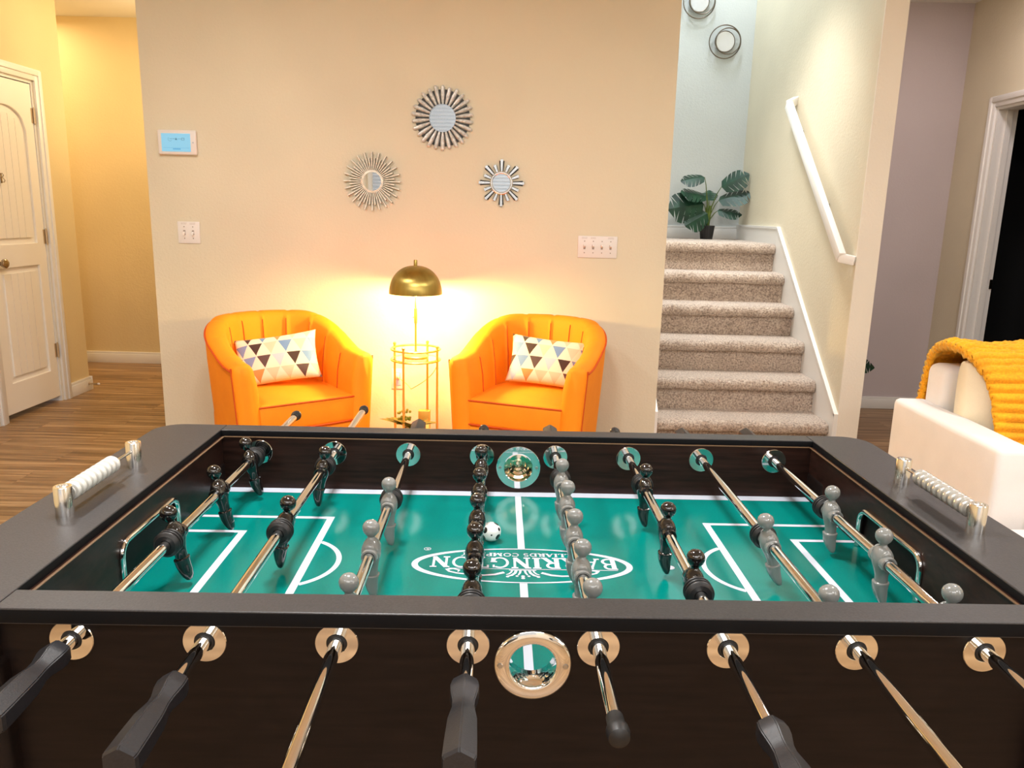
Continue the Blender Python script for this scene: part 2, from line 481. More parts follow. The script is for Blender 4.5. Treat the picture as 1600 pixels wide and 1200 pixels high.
# ---------------------------------------------------------------- stairs
st = thing('staircase', 'carpeted staircase in beige pile rising to a landing', 'staircase', (1.25, 3.46, 0))
from mathutils import noise as mnoise
def step_mesh(k, landing=False):
    y0 = 3.46+.245*(k-1); z1 = .19*k; zb = .19*(k-1)-(.03 if k > 1 else 0)
    prof = [(y0+.04, max(zb, 0.001)), (y0+.04, z1-.11), (y0+.038, z1-.068), (y0+.012, z1-.066), (y0+.003, z1-.056), (y0-.002, z1-.04), (y0+.000, z1-.022), (y0+.010, z1-.008), (y0+.028, z1-.001), (y0+.06, z1)]
    dep = 1.055 if landing else .30
    for t in (.25, .5, .75, 1): prof.append((y0+.06+(dep-.06)*t, z1))
    if landing: prof.append((y0+dep, z1-.12)); 
    else: prof.append((y0+dep, max(z1-.15, .01)))
    xs = [.762+(1.738-.762)*i/140 for i in range(141)]
    bm = bmesh.new(); rings = []
    for i, x in enumerate(xs):
        ring = []
        for (y, z) in prof:
            w = 1 if (z > z1-.1 and y < y0+.06) else .35
            n = mnoise.noise(Vector((x*13, y*13, z*13+k*9)))*.007*w + mnoise.noise(Vector((x*50, y*50, z*50+k)))*.006*w
            e = 0
            if i >= 139 and w == 1: e = .01*(i-138)/2
            ring.append((x, y-n*.8+e, z+n*.8-e*.4))
        rings.append(ring)
    loft(bm, rings)
    o = finish('step', bm, M['carpet'], st, auto=50)
    o.location = (-1.25, -3.46, 0)
    return o
for k in range(1, 7): step_mesh(k, k == 6)

hr = thing('handrail', 'white handrail fixed to the right stair wall', 'handrail', (1.70, 4.0, 0))
def obb(bm, p0, p1, w, h, bev=.006):
    p0, p1 = Vector(p0), Vector(p1); t = (p1-p0); L = t.length; t.normalize()
    up = Vector((0, 0, 1)); a = t.cross(up).normalized(); b = a.cross(t).normalized()
    tmp = bmesh.new(); bx(tmp, -w/2, w/2, 0, L, -h/2, h/2, bev)
    bmesh.ops.recalc_face_normals(tmp, faces=tmp.faces)
    mt = Matrix(((a.x, t.x, b.x, p0.x), (a.y, t.y, b.y, p0.y), (a.z, t.z, b.z, p0.z), (0, 0, 0, 1)))
    bmesh.ops.transform(tmp, matrix=mt, verts=tmp.verts)
    me = bpy.data.meshes.new('t'); tmp.to_mesh(me); tmp.free(); bm.from_mesh(me); bpy.data.meshes.remove(me)
bm = bmesh.new()
obb(bm, (1.69, 3.44, 1.115), (1.69, 4.56, 2.04), .036, .062)
obb(bm, (1.685, 3.455, 1.115), (1.754, 3.41, 1.10), .04, .05)
obb(bm, (1.685, 4.54, 2.035), (1.754, 4.60, 2.07), .04, .05)
o = finish('rail', bm, M['trim'], hr); o.location = (-1.70, -4.0, 0)
for (y, z) in ((4.42, 1.88), (3.86, 1.42)):
    bm = bmesh.new(); tube(bm, [(1.70, y, z), (1.725, y, z-.03), (1.754, y, z-.035)], .006); lathe(bm, [(.022, -.004), (.02, 0)], 16, 'X', (1.7535, y, z-.035))
    o = finish('bracket', bm, M['nickel'], hr); o.location = (-1.70, -4.0, 0)

# ---------------------------------------------------------------- doors
# left panelled door (in the wall x=-3.08, facing +x)
def casing_y(name, X, s, y0, y1, z1, w=.07):
    """door casing around opening y0..y1, top z1, on wall plane X, facing s"""
    bm = bmesh.new()
    for (d, o0, o1) in ((.016, 0, w), (.024, w*.45, w*.9)):
        a, b = sorted((X-s*.001, X+s*d))
        bx(bm, a, b, y1+o0, y1+o1, 0, z1+o1, .002); bx(bm, a, b, y0-o1, y0-o0, 0, z1+o1, .002); bx(bm, a, b, y0-o0, y1+o0, z1+o0, z1+o1, .002)
    return struct(finish(name, bm, M['trim']))
casing_y('trim_4', -3.08, 1, 3.70, 4.30, 2.035)
bm = bmesh.new()
bx(bm, -3.20, -3.082, 4.282, 4.30, 0, 2.035); bx(bm, -3.20, -3.082, 3.70, 3.718, 0, 2.035); bx(bm, -3.20, -3.082, 3.718, 4.282, 2.017, 2.035)
struct(finish('trim_5', bm, M['trim'], smooth=False))
bm = bmesh.new()
bx(bm, -3.135, -3.100, 3.721, 4.279, .034, 2.012)
door = struct(finish('door_1', bm, M['door'], smooth=False), 'white arched two panel interior door with a round knob')
door['category'] = 'door'
def arch(y0, y1, z0, z1, rise, n=14):
    P = [(y0, z0), (y1, z0), (y1, z1-rise)]
    for i in range(1, n):
        t = i/n; P.append((y1+(y0-y1)*t, z1-rise+rise*sin(pi*t)**.75 if False else z1-rise+rise*sqrt(max(0, 1-(2*t-1)**2))))
    P.append((y0, z1-rise)); return P
Lo = [(3.721, .034), (4.279, .034), (4.279, 2.012), (3.721, 2.012)]
up_h = arch(3.805, 4.195, 1.05, 1.86, .13); lo_h = [(3.805, .22), (4.195, .22), (4.195, .91), (3.805, .91)]
curve_plate('door_face', [Lo, up_h, lo_h], .016, M['door'], door, .004, Matrix.Translation((-3.094, 0, 0)) @ MYZ)
for z0, z1, rise in ((1.085, 1.815, .11), (.255, .875, 0)):
    n = 5; y0, y1 = 3.84, 4.16
    bm = bmesh.new()
    for i in range(n):
        a = y0+(y1-y0)*i/n+.0018; b = y0+(y1-y0)*(i+1)/n-.0018
        def top(y):
            t = (y-y0)/(y1-y0)
            return z1-rise+rise*sqrt(max(0, 1-(2*t-1)**2)) if rise else z1
        pts = [(a, z0), (b, z0)]+[(b+(a-b)*j/6, top(b+(a-b)*j/6)) for j in range(7)]
        prism(bm, pts, lambda u, v, h: (h, u, v), -3.101, -3.0905)
    finish('panel', bm, M['door'], door, smooth=False)
bm = bmesh.new()
lathe(bm, [(.032, 0), (.030, .006), (.012, .012), (.011, .032), (.02, .038), (.0275, .05), (.027, .062), (.018, .07), (0, .072)], 24, 'X', (-3.087, 3.772, .945))
kn = finish('door_knob', bm, M['nickel'], door)
for z in (1.825, 1.085, .345):
    bm = bmesh.new(); lathe(bm, [(.007, -.045), (.007, .045)], 12, 'Z', (-3.078, 4.283, z)); lathe(bm, [(.004, -.052), (.004, .052)], 10, 'Z', (-3.078, 4.283, z))
    bx(bm, -3.088, -3.084, 4.262, 4.283, z-.045, z+.045)
    finish('hinge', bm, M['hinge'], door)
bm = bmesh.new()
tube(bm, [(-3.084, 3.905, 1.458), (-3.076, 3.905, 1.461), (-3.070, 3.905, 1.452), (-3.074, 3.905, 1.443), (-3.084, 3.905, 1.441), (-3.070, 3.905, 1.433), (-3.064, 3.905, 1.420), (-3.070, 3.905, 1.410), (-3.082, 3.905, 1.412)], .0025, 8)
bx(bm, -3.0865, -3.083, 3.899, 3.911, 1.405, 1.463, .001)
finish('coat_hook', bm, M['nickel'], door)

# spring door stop on the baseboard end
ds = thing('door_stop', 'small white spring door stop on the baseboard end', 'door stop', (-3.0655, 4.59, .05))
bm = bmesh.new(); pts = [(.004+.062*i/90, .005*cos(i*.9), .005*sin(i*.9)) for i in range(91)]
tube(bm, pts, .0014, 6); lathe(bm, [(.009, 0), (.008, .004)], 14, 'X'); finish('spring', bm, M['hinge'], ds)
bm = bmesh.new(); lathe(bm, [(.005, .064), (.0075, .067), (.0075, .076), (.006, .079)], 14, 'X'); finish('rubber_tip', bm, M['plastic_white'], ds)

# right doorway casing and jamb
casing_y('trim_6', 2.87, -1, 3.42, 4.26, 2.01, .065)
bm = bmesh.new()
bx(bm, 2.868, 2.99, 4.243, 4.26, 0, 2.01); bx(bm, 2.868, 2.99, 3.42, 3.437, 0, 2.01); bx(bm, 2.868, 2.99, 3.437, 4.243, 1.993, 2.01)
bx(bm, 2.92, 2.955, 4.231, 4.243, 0, 1.993)
struct(finish('trim_7', bm, M['trim'], smooth=False))
box('strike_plate', 2.972, 2.991, 4.2385, 4.2425, .905, .965, M['nickel'])
tag(bpy.data.objects['strike_plate'], 'small metal strike plate on the jamb of the dark doorway', 'strike plate')

# window with blinds behind the camera (seen in the mirrors and chrome)
WX0, WX1, WZ0, WZ1 = -2.2, .5, .95, 2.62
bm = bmesh.new()
for a in ((WX0-.07, WX0, WZ0-.07, WZ1+.07), (WX1, WX1+.07, WZ0-.07, WZ1+.07), (WX0, WX1, WZ1, WZ1+.07), (WX0, WX1, WZ0-.07, WZ0), ((WX0+WX1)/2-.03, (WX0+WX1)/2+.03, WZ0, WZ1)):
    bx(bm, a[0], a[1], -4.199, -4.17, a[2], a[3])
win = struct(finish('window_1', bm, M['trim'], smooth=False))
bm = bmesh.new(); bx(bm, WX0, WX1, -4.198, -4.192, WZ0, WZ1); finish('pane', bm, M['daylight'], win, smooth=False)
bm = bmesh.new(); z = WZ0+.03
while z < WZ1-.02:
    a = [bm.verts.new(p) for p in ((WX0, -4.185, z+.020), (WX1, -4.185, z+.020), (WX1, -4.150, z-.02), (WX0, -4.150, z-.02))]; bm.faces.new(a); z += .05
finish('blind', bm, M['slat'], win, smooth=False)

# ---------------------------------------------------------------- wall items
def tablet():
    t = thing('wall_tablet', 'white wall mounted tablet panel with a glowing blue screen', 'control panel', (-1.812, 3.4, 1.62))
    bm = bmesh.new(); bx(bm, -.10, .10, -.022, -.0005, -.062, .062, .008, 3); finish('case', bm, M['plastic_white'], t)
    bm = bmesh.new(); bx(bm, -.078, .072, -.0245, -.0225, -.046, .044, .0008, 1); sc = finish('screen', bm, M['screen'], t)
    bm = bmesh.new()
    Y0 = -.0249
    def q(x0, x1, z0, z1, mi=0):
        f = bm.faces.new([bm.verts.new(p) for p in ((x0, Y0, z0), (x1, Y0, z0), (x1, Y0, z1), (x0, Y0, z1))]); f.material_index = mi
    for i in range(14):   # open arc, left icon
        a = pi*.75+pi*1.1*i/14; q(-.033+.010*cos(a), -.0315+.010*cos(a), .015+.010*sin(a), .0165+.010*sin(a))
    q(-.035, -.012, .0165, .0178); q(-.012, -.008, .016, .0185)
    f = bm.faces.new([bm.verts.new(p) for p in ((-.007, Y0, .012), (.005, Y0, .012), (-.001, Y0, .023))])
    q(.006, .024, .0165, .0178)
    q(.026, .042, .020, .0218); q(.026, .042, .011, .0125); q(.026, .0275, .011, .0218); q(.0405, .042, .011, .0218)
    q(-.070, .066, -.028, -.0268, 1); q(-.02, .02, -.036, -.030, 1)
    finish('icon', bm, [M['screen_mark'], M['screen_bar']], sc, smooth=False)
    bm = bmesh.new(); lathe(bm, [(.004, -.0235), (.0035, -.0225)], 14, 'Y', (.085, 0, 0)); finish('button', bm, M['slat'], t)
tablet()

def switch(n, x, z, label, w):
    t = thing('light_switch', label, 'light switch', (x, 3.4, z))
    bm = bmesh.new(); bx(bm, -w/2, w/2, -.006, -.0005, -.057, .057, .003, 2); PB = bm
    for i in range(n):
        cx = (i-(n-1)/2)*.046
        bm = bmesh.new(); bx(bm, cx-.0055, cx+.0055, -.0068, -.0058, -.012, .012); 
        finish('slot', bm, M['plastic_shadow'], t, smooth=False)
        bm = bmesh.new(); prism(bm, [(-.006, -.004), (-.019, -.013 if n == 2 else .004), (-.017, -.003 if n == 2 else .013), (-.006, .006)], lambda u, v, h: (h, u, v), cx-.0042, cx+.0042)
        finish('toggle', bm, M['plastic_white'], t, smooth=False)
        for s in (-1, 1):
            bm = bmesh.new(); lathe(bm, [(.003, -.0072), (.0028, -.0058)], 10, 'Y', (cx, 0, s*.030)); finish('screw', bm, M['plastic_shadow'], t)
    # faint etched captions
    bm = PB; rnd = random.Random(n)
    for i in range(n):
        cx = (i-(n-1)/2)*.046
        if n == 4 and i == 2: continue
        for r in range(2):
            x0 = cx-.015
            while x0 < cx+.012:
                wv = rnd.uniform(.002, .004); f = bm.faces.new([bm.verts.new(p) for p in ((x0, -.0063, .043+r*.005), (x0+wv, -.0063, .043+r*.005), (x0+wv, -.0063, .0455+r*.005), (x0, -.0063, .0455+r*.005))]); f.material_index = 1; x0 += wv+.0015
    finish('cover_plate', bm, [M['plastic_white'], M['plate_text']], t, smooth=True)
switch(2, -1.785, 1.163, 'white two gang light switch plate below the wall tablet', .117)
switch(4, .382, 1.140, 'white four gang light switch plate right of the armchairs', .208)

# outlet behind the side table
t = thing('wall_outlet', 'white wall outlet with a plug behind the gold side table', 'outlet', (-.680, 3.4, .40))
bm = bmesh.new(); bx(bm, -.035, .035, -.006, -.0005, -.057, .057, .003); finish('cover_plate', bm, M['plastic_white'], t)
bm = bmesh.new()
for s in (-1, 1):
    bx(bm, -.016, .016, -.0085, -.006, s*.022-.014, s*.022+.014, .003)
finish('socket', bm, M['slat'], t)
pl = thing('power_cord', 'thin pale lamp cord running from the outlet to the side table', 'cord', (-.68, 3.385, .42))
bm = bmesh.new(); bx(bm, -.012, .012, -.025, .006, -.012, .012, .003); finish('plug', bm, M['plastic_white'], pl)
bm = bmesh.new(); P = []
for i in range(40):
    t_ = i/39; P.append((t_*.23+.02*sin(t_*9), -.03-.12*t_, -.08*sin(pi*t_)+.13*t_**2))
tube(bm, P, .0025, 6); finish('cable', bm, M['cord'], pl)

# sunburst mirrors
def sunburst(loc, label, kind):
    t = thing('sunburst_mirror', label, 'mirror', loc, 0, 'sunburst mirrors on the main wall')
    fn = lambda u, v, h: (u, -h, v)
    if kind == 'big':
        R, rm, n = .162, .068, 26
        bm = bmesh.new(); lathe(bm, [(rm+.002, -.004), (.140, -.005), (.140, -.001), (rm, -.001)], 52, 'Y'); 
        finish('backing', bm, M['ray_dark'], t)
        bm = bmesh.new()
        for i in range(n):
            a = 2*pi*(i+.5)/n; L = R*(.97+.04*((i*7) % 5)/4); w0, w1 = .0055, .0120
            ca, sa = cos(a), sin(a)
            tmp = []
            for (r, w, h) in ((rm-.002, w0, .012), (L*.72, w1, .020), (L*.95, w1*.9, .016), (L, w1*.35, .010)):
                ring = []
                for (s, hh) in ((-1, .003), (-.55, h*.9), (0, h), (.55, h*.9), (1, .003)):
                    ring.append((r*ca-s*w*sa, -hh, r*sa+s*w*ca))
                tmp.append(ring)
            loft(bm, tmp)
        finish('rays', bm, M['ray_silver'], t, auto=25)
        bm = bmesh.new(); lathe(bm, [(rm, -.014), (rm, -.016), (rm-.003, -.016)], 48, 'Y', cap=False); 
    elif kind == 'fine':
        R, rm, n = .148, .048, 48
        bm = bmesh.new()
        for i in range(n):
            a = 2*pi*i/n; L = R*(1.0 if i % 2 == 0 else .80); ca, sa = cos(a), sin(a)
            rings = []
            for r, w, h in ((rm-.004, .0016, .010), (L, .0034, .016)):
                rings.append([(r*ca-s*w*sa, -hh, r*sa+s*w*ca) for s, hh in ((-1, .003), (-1, h), (1, h), (1, .003))])
            loft(bm, rings)
        bm.faces.ensure_lookup_table()
        for fi, f in enumerate(bm.faces):
            if abs(f.normal.y) < .5: f.material_index = 1  # darkened ray sides paint the shadow between the needles
        finish('rays', bm, [M['ray_champagne'], M['ray_dark']], t, auto=25)
        bm = bmesh.new(); lathe(bm, [(.001, -.002), (rm+.01, -.002), (rm+.010, -.009), (rm+.004, -.012), (rm-.001, -.012)], 48, 'Y', cap=False)
        finish('collar', bm, M['ray_champagne'], t)
        bm = bmesh.new()
    else:
        R, rm, n = .118, .047, 16
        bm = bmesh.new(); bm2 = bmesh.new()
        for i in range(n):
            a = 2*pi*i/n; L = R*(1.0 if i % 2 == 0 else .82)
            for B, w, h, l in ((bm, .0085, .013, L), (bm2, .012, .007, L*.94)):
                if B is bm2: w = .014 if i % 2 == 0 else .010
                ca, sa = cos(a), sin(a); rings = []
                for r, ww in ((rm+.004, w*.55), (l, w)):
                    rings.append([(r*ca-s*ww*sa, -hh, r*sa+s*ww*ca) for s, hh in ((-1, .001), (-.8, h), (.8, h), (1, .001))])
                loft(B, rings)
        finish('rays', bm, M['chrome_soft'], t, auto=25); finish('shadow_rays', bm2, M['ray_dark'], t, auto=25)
        bm = bmesh.new(); lathe(bm, [(rm+.012, -.002), (rm+.012, -.014), (rm+.008, -.018), (rm+.003, -.018), (rm-.001, -.012)], 48, 'Y', cap=False)
        finish('bezel', bm, M['chrome_soft'], t)
        bm = bmesh.new()
    lathe(bm, [(rm if kind != 'star' else rm, -.013 if kind != 'fine' else -.0115), (rm, -.001)], 56, 'Y')
    if kind == 'big':
        pass
    mg = finish('mirror_glass', bm, M['mirror'], t, auto=20)
    if kind == 'big': mg.rotation_euler = (radians(3.2), 0, 0)
sunburst((-.441, 3.4, 1.772), 'largest sunburst mirror with thick silver and black rays, hung highest', 'big')
sunburst((-.807, 3.4, 1.449), 'sunburst mirror with many thin champagne needle rays', 'fine')
sunburst((-.133, 3.4, 1.457), 'smallest star shaped sunburst mirror with few broad mirrored blades', 'star')

# ring mirrors on the landing wall
def ring_mirror(x, z, label, fl):
    t = thing('ring_mirror', label, 'mirror', (x, 5.75, z), 0, 'ring mirrors on the stair wall')
    def ring(r, ox, oz, d, tr=.0045):
        bm = bmesh.new(); tube(bm, [(ox+r*cos(2*pi*i/56), -d, oz+r*sin(2*pi*i/56)) for i in range(56)], tr, 8, closed=True)
        finish('ring', bm, M['ring_metal'], t)
    ring(.122, 0, 0, .035); ring(.095, .022*fl, .004, .045); ring(.076, 0.0, .003, .03, .004)
    bm = bmesh.new(); lathe(bm, [(.0735, -.032), (.0735, -.024)], 48, 'Y', (0, 0, .003)); finish('disc', bm, M['disc_white'], t)
    bm = bmesh.new(); tube(bm, [(0, -.024, 0), (0, 0, 0)], .012); finish('mount', bm, M['ring_metal'], t)
ring_mirror(1.522, 2.645, 'lower round ring mirror on the stairwell wall', 1)
ring_mirror(1.302, 2.93, 'upper round ring mirror cut by the top of the photo', 1)

# ---------------------------------------------------------------- armchairs
def armchair(label, pos, rz):
    t = thing('armchair', label, 'armchair', (pos[0], pos[1], 0), rz, 'orange barrel armchairs')
    # local frame: front faces -y, origin at the front centre of the chair
    a, L = .345, .325
    NU = 145
    path = []           # centreline from left-front to right-front, outer edge coords
    tot = 2*L+pi*a
    for i in range(NU):
        s = tot*i/(NU-1)
        if s < L: x, y, nx, ny = -a, s, -1, 0
        elif s < L+pi*a:
            th = (s-L)/a; x, y = -a*cos(th), L+a*sin(th); nx, ny = -cos(th), sin(th)
        else: x, y, nx, ny = a, 2*L+pi*a-s, 1, 0
        path.append((x, y, nx, ny, s/tot))
    def top(u):
        d = abs(u-.5)*2           # 0 back .. 1 front
        e = max(0, min(1, (1-d-.10)/.62)); e = e*e*(3-2*e)
        return .640-.012*max(0, (d-.7)/.3)+.143*e
    NP = 8
    def groove(u):
        v = (u*(NP+2)) ; f = abs(v-round(v))
        k = round(v)
        if k <= 0 or k >= NP+2: return 0
        return math.exp(-(f/.045)**2)
    th = .098
    rings = []; 
    for (x, y, nx, ny, u) in path:
        h = top(u); g = groove(u); ring = []
        endf = min(u, 1-u)*tot       # distance from arm front
        rnd = 0 if endf > .03 else (1-sqrt(max(0, 1-((.03-endf)/.03)**2)))*.03
        def P(inset, z, gr=0):
            tp = .045*(1-min(1, z/.65))   # taper toward the floor
            d = inset+tp+gr*g
            ring.append((x-nx*d, y-ny*d, z-(gr*g*.6 if z > h-.05 else 0)))
        r = rnd
        P(.0+r, .10); P(r, .30); P(r, h-.14); P(.0+r, h-.045-r); P(.004+r, h-.022-r*.8); P(.018+r*.6, h-.006-r*.6, .004); P(.04, h-r*.5, .008); P(.062, h-.001-r*.5, .009)
        P(.084-r*.5, h-.010-r*.6, .010); P(th-.003-r, h-.030-r, .010); P(th+.003-r, h-.07, .010)
        zi = .30
        P(th+.008-r, (h+zi)/2+.05, .010); P(th+.008-r, zi+.05, .008); P(th+.004-r, .28); P(th-r, .10)
        rings.append(ring)
    bm = bmesh.new(); loft(bm, rings); bmesh.ops.recalc_face_normals(bm, faces=bm.faces)
    finish('shell', bm, M['velvet'], t, auto=60)
    # seams: piping along the outer top edge and down both arm fronts
    bm = bmesh.new(); P = []
    for i, (x, y, nx, ny, u) in enumerate(path):
        if u < .02 or u > .98: continue
        P.append((x+nx*.0005, y+ny*.0005, top(u)-.030))
    tube(bm, P, .0045, 6)
    for s in (-1, 1):
        tube(bm, [(s*(a+.0005-.045*(1-min(1, z/.65))), .032, z) for z in (.11, .2, .35, .5, .58, .612)], .0040, 6)
    finish('piping', bm, M['velvet_dark'], t)
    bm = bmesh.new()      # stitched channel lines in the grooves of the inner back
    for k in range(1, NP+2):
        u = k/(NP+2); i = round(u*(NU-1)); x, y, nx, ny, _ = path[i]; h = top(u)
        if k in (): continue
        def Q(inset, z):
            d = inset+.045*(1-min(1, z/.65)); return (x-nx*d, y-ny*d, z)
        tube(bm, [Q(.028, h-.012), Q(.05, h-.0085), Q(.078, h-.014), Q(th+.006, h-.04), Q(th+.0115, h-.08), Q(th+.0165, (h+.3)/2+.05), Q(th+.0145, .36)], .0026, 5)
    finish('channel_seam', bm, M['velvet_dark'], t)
    # front rail below the cushion, and base
    bm = bmesh.new(); bx(bm, -.262, .262, .012, .60, .10, .30, .014, 3); finish('front_rail', bm, M['velvet'], t)
    # seat cushion
    w = .243; bm = bmesh.new(); nx_, ny_ = 18, 18
    def cush(bm, x0, x1, y0, y1, z0, z1, crown):
        tmp = bmesh.new(); bx(tmp, x0, x1, y0, y1, z0, z1, .022, 4)
        bmesh.ops.subdivide_edges(tmp, edges=[e for e in tmp.edges if e.calc_length() > .1], cuts=7, use_grid_fill=True)
        for v in tmp.verts:
            fx = 1-abs((v.co.x-(x0+x1)/2)/((x1-x0)/2))**2.5; fy = 1-abs((v.co.y-(y0+y1)/2)/((y1-y0)/2))**2.5
            if v.co.z > (z0+z1)/2: v.co.z += crown*max(0, fx)*max(0, fy)
            v.co.y -= .010*max(0, fx) if v.co.y < (y0+y1)/2 else 0
        me = bpy.data.meshes.new('t'); tmp.to_mesh(me); tmp.free(); bm.from_mesh(me); bpy.data.meshes.remove(me)
    cush(bm, -w, w, .012, .555, .300, .432, .022)
    finish('seat_cushion', bm, M['velvet'], t)
    sc = t.children[-1]
    bm = bmesh.new()
    for z, dz in ((.424, 0), (.308, 0)):
        pts = []
        for i in range(25):
            x = -w+.012+(2*w-.024)*i/24; fx = 1-abs(x/w)**2.5; pts.append((x, .014-.010*max(0, fx)-.001, z+(.003*fx if z > .4 else 0)))
        pts = [(-w+.001, .50, z)]+[(-w+.001, .30, z), (-w+.001, .10, z), (-w+.002, .03, z)]+pts+[(w-.002, .03, z), (w-.001, .10, z), (w-.001, .30, z), (w-.001, .50, z)]
        tube(bm, pts, .0042, 6)
    finish('piping', bm, M['velvet_dark'], sc)
    for sx in (-1, 1):
        for sy in (0, 1):
            bm = bmesh.new(); lathe(bm, [(.013, .0), (.02, .10)], 14, 'Z', (sx*.235, .05+sy*.46, 0)); finish('leg', bm, M['pot'], t)
    return t
CH = [((-.985, 2.705), radians(38)), ((-.040, 2.742), radians(-19))]
armchair('orange velvet barrel armchair left of the gold side table', *CH[0])
armchair('orange velvet barrel armchair right of the gold side table', *CH[1])

def pillow(label, base, rz, lx, ly, tilt, roll, W=.40, H=.25, T=.11, z=.45):
    """scatter cushion standing on a chair seat; lx,ly chair-local position"""
    (bx_, by_), cr = base, rz
    wx = bx_+lx*cos(cr)-ly*sin(cr); wy = by_+lx*sin(cr)+ly*cos(cr)
    bm = bmesh.new(); uvl = bm.loops.layers.uv.new('UVMap'); n, m = 26, 18
    for side in (-1, 1):
        G = []
        for i in range(n+1):
            r = []
            for j in range(m+1):
                u, v = i/n*2-1, j/m*2-1
                pin = 1-.07*(1-u*u)*(abs(v)**3); pin2 = 1-.07*(1-v*v)*(abs(u)**3)
                th = T/2*((1-abs(u)**2.6)*(1-abs(v)**2.6))**.55
                th += .004*mnoise.noise(Vector((u*2.5, v*2.5, side*3)))*(1-abs(u)**4)*(1-abs(v)**4)
                r.append(bm.verts.new((u*W/2*pin2, side*th, v*H/2*pin)))
            G.append(r)
        for i in range(n):
            for j in range(m):
                f = bm.faces.new((G[i][j], G[i+1][j], G[i+1][j+1], G[i][j+1]))
                for lp, (ii, jj) in zip(f.loops, ((i, j), (i+1, j), (i+1, j+1), (i, j+1))): lp[uvl].uv = (ii/n, jj/m)
    bmesh.ops.remove_doubles(bm, verts=bm.verts, dist=.0004)
    bmesh.ops.recalc_face_normals(bm, faces=bm.faces)
    o = finish('throw_pillow', bm, M['pillow'], auto=0)
    o.rotation_mode = 'XYZ'
    R = Matrix.Rotation(cr, 4, 'Z') @ Matrix.Rotation(roll[1], 4, 'Z') @ Matrix.Rotation(-tilt, 4, 'X') @ Matrix.Rotation(roll[0], 4, 'Y')
    o.rotation_euler = R.to_euler(); o.location = (wx, wy, z+H/2*cos(tilt)+.01)
    tag(o, label, 'pillow', 'triangle print lumbar pillows')
pillow('triangle print lumbar pillow tilted in the left armchair', *CH[0], -.01, .35, radians(28), (radians(-9), radians(-30)), z=.455)
pillow('triangle print lumbar pillow propped in the right armchair', *CH[1], .05, .37, radians(24), (radians(5), radians(12)), z=.450)

# ---------------------------------------------------------------- side table, lamp, decor
TX, TYY = -.538, 3.06
t = thing('side_table', 'round gold wire side table with a glass top between the armchairs', 'side table', (TX, TYY, 0))
R0 = .122
def ringpts(r, z, n=48): return [(r*cos(2*pi*i/n), r*sin(2*pi*i/n), z) for i in range(n)]
for z, r in ((.628, R0), (.575, R0), (.175, R0)):
    bm = bmesh.new(); tube(bm, ringpts(r, z), .0052, 8, closed=True); finish('ring', bm, M['gold'], t)
for a in (-112, -22, 68, 158):
    bm = bmesh.new(); a_ = radians(a); x, y = R0*cos(a_), R0*sin(a_)
    tube(bm, [(x, y, 0), (x, y, .645)], .0058, 10); lathe(bm, [(.008, .640), (.008, .65), (0, .655)], 12, 'Z', (x, y, 0)); finish('leg', bm, M['gold'], t)
bm = bmesh.new(); lathe(bm, [(R0-.004, .577), (R0-.004, .582)], 48, 'Z'); finish('tabletop', bm, M['glass'], t, auto=30)
bm = bmesh.new(); lathe(bm, [(R0-.004, .172), (R0-.004, .177)], 48, 'Z'); finish('shelf', bm, M['mirror'], t, auto=30)

lt = thing('table_lamp', 'brass dome table lamp glowing on the gold side table', 'lamp', (TX, TYY, .5825))
bm = bmesh.new(); lathe(bm, [(.0, 0), (.062, 0), (.062, .010), (.055, .014), (.014, .022), (.008, .032), (0, .034)], 40); finish('base', bm, M['gold'], lt)
bm = bmesh.new(); tube(bm, [(0, 0, .03), (0, 0, .47)], .0052, 12); lathe(bm, [(.0085, .175), (.0085, .25)], 14); finish('pole', bm, M['gold'], lt)
bm = bmesh.new(); tube(bm, [(0, 0, .205), (-.016, -.004, .205)], .0028, 8); finish('switch_knob', bm, M['gold'], lt)
bm = bmesh.new(); SR = .131; hz = .322; prof = []
for i in range(19):
    a = pi/2*i/18; prof.append((SR*cos(a)**.86 if i < 18 else .004, hz+.138*sin(a)))
lathe(bm, prof, 64, cap=False)
inner = [((SR-.003)*cos(pi/2*i/18)**.86 if i < 18 else .003, hz+.134*sin(pi/2*i/18)) for i in range(19)]
nf = len(bm.faces); lathe(bm, inner, 64, cap=False, mi=1)
lathe(bm, [(SR, hz), (SR-.003, hz)], 64, cap=False)
finish('lamp_shade', bm, [M['gold_dark'], M['shade_in']], lt, auto=50)
bm = bmesh.new(); lathe(bm, [(.005, .455), (.009, .458), (.009, .485), (.007, .488), (0, .488)], 16); finish('finial', bm, M['gold_dark'], lt)
for s in (-1, 1):
    bm = bmesh.new(); lathe(bm, [(0, .03), (.018, .024), (.026, .008), (.024, -.012), (.012, -.026), (0, -.03)][::-1], 20, 'Z', (s*.045, .0, .362)); finish('bulb', bm, M['bulb'], lt)
for s, (dx, dy, en) in enumerate(((-.045, .0, 30), (.045, .0, 30))):
    ld = bpy.data.lights.new('lamp_glow', 'POINT'); ld.energy = en; ld.color = (1, .64, .23); ld.shadow_soft_size = .03
    lo = bpy.data.objects.new('lamp_glow', ld); C.objects.link(lo); lo.location = (TX+dx, TYY+dy, .5825+.325)

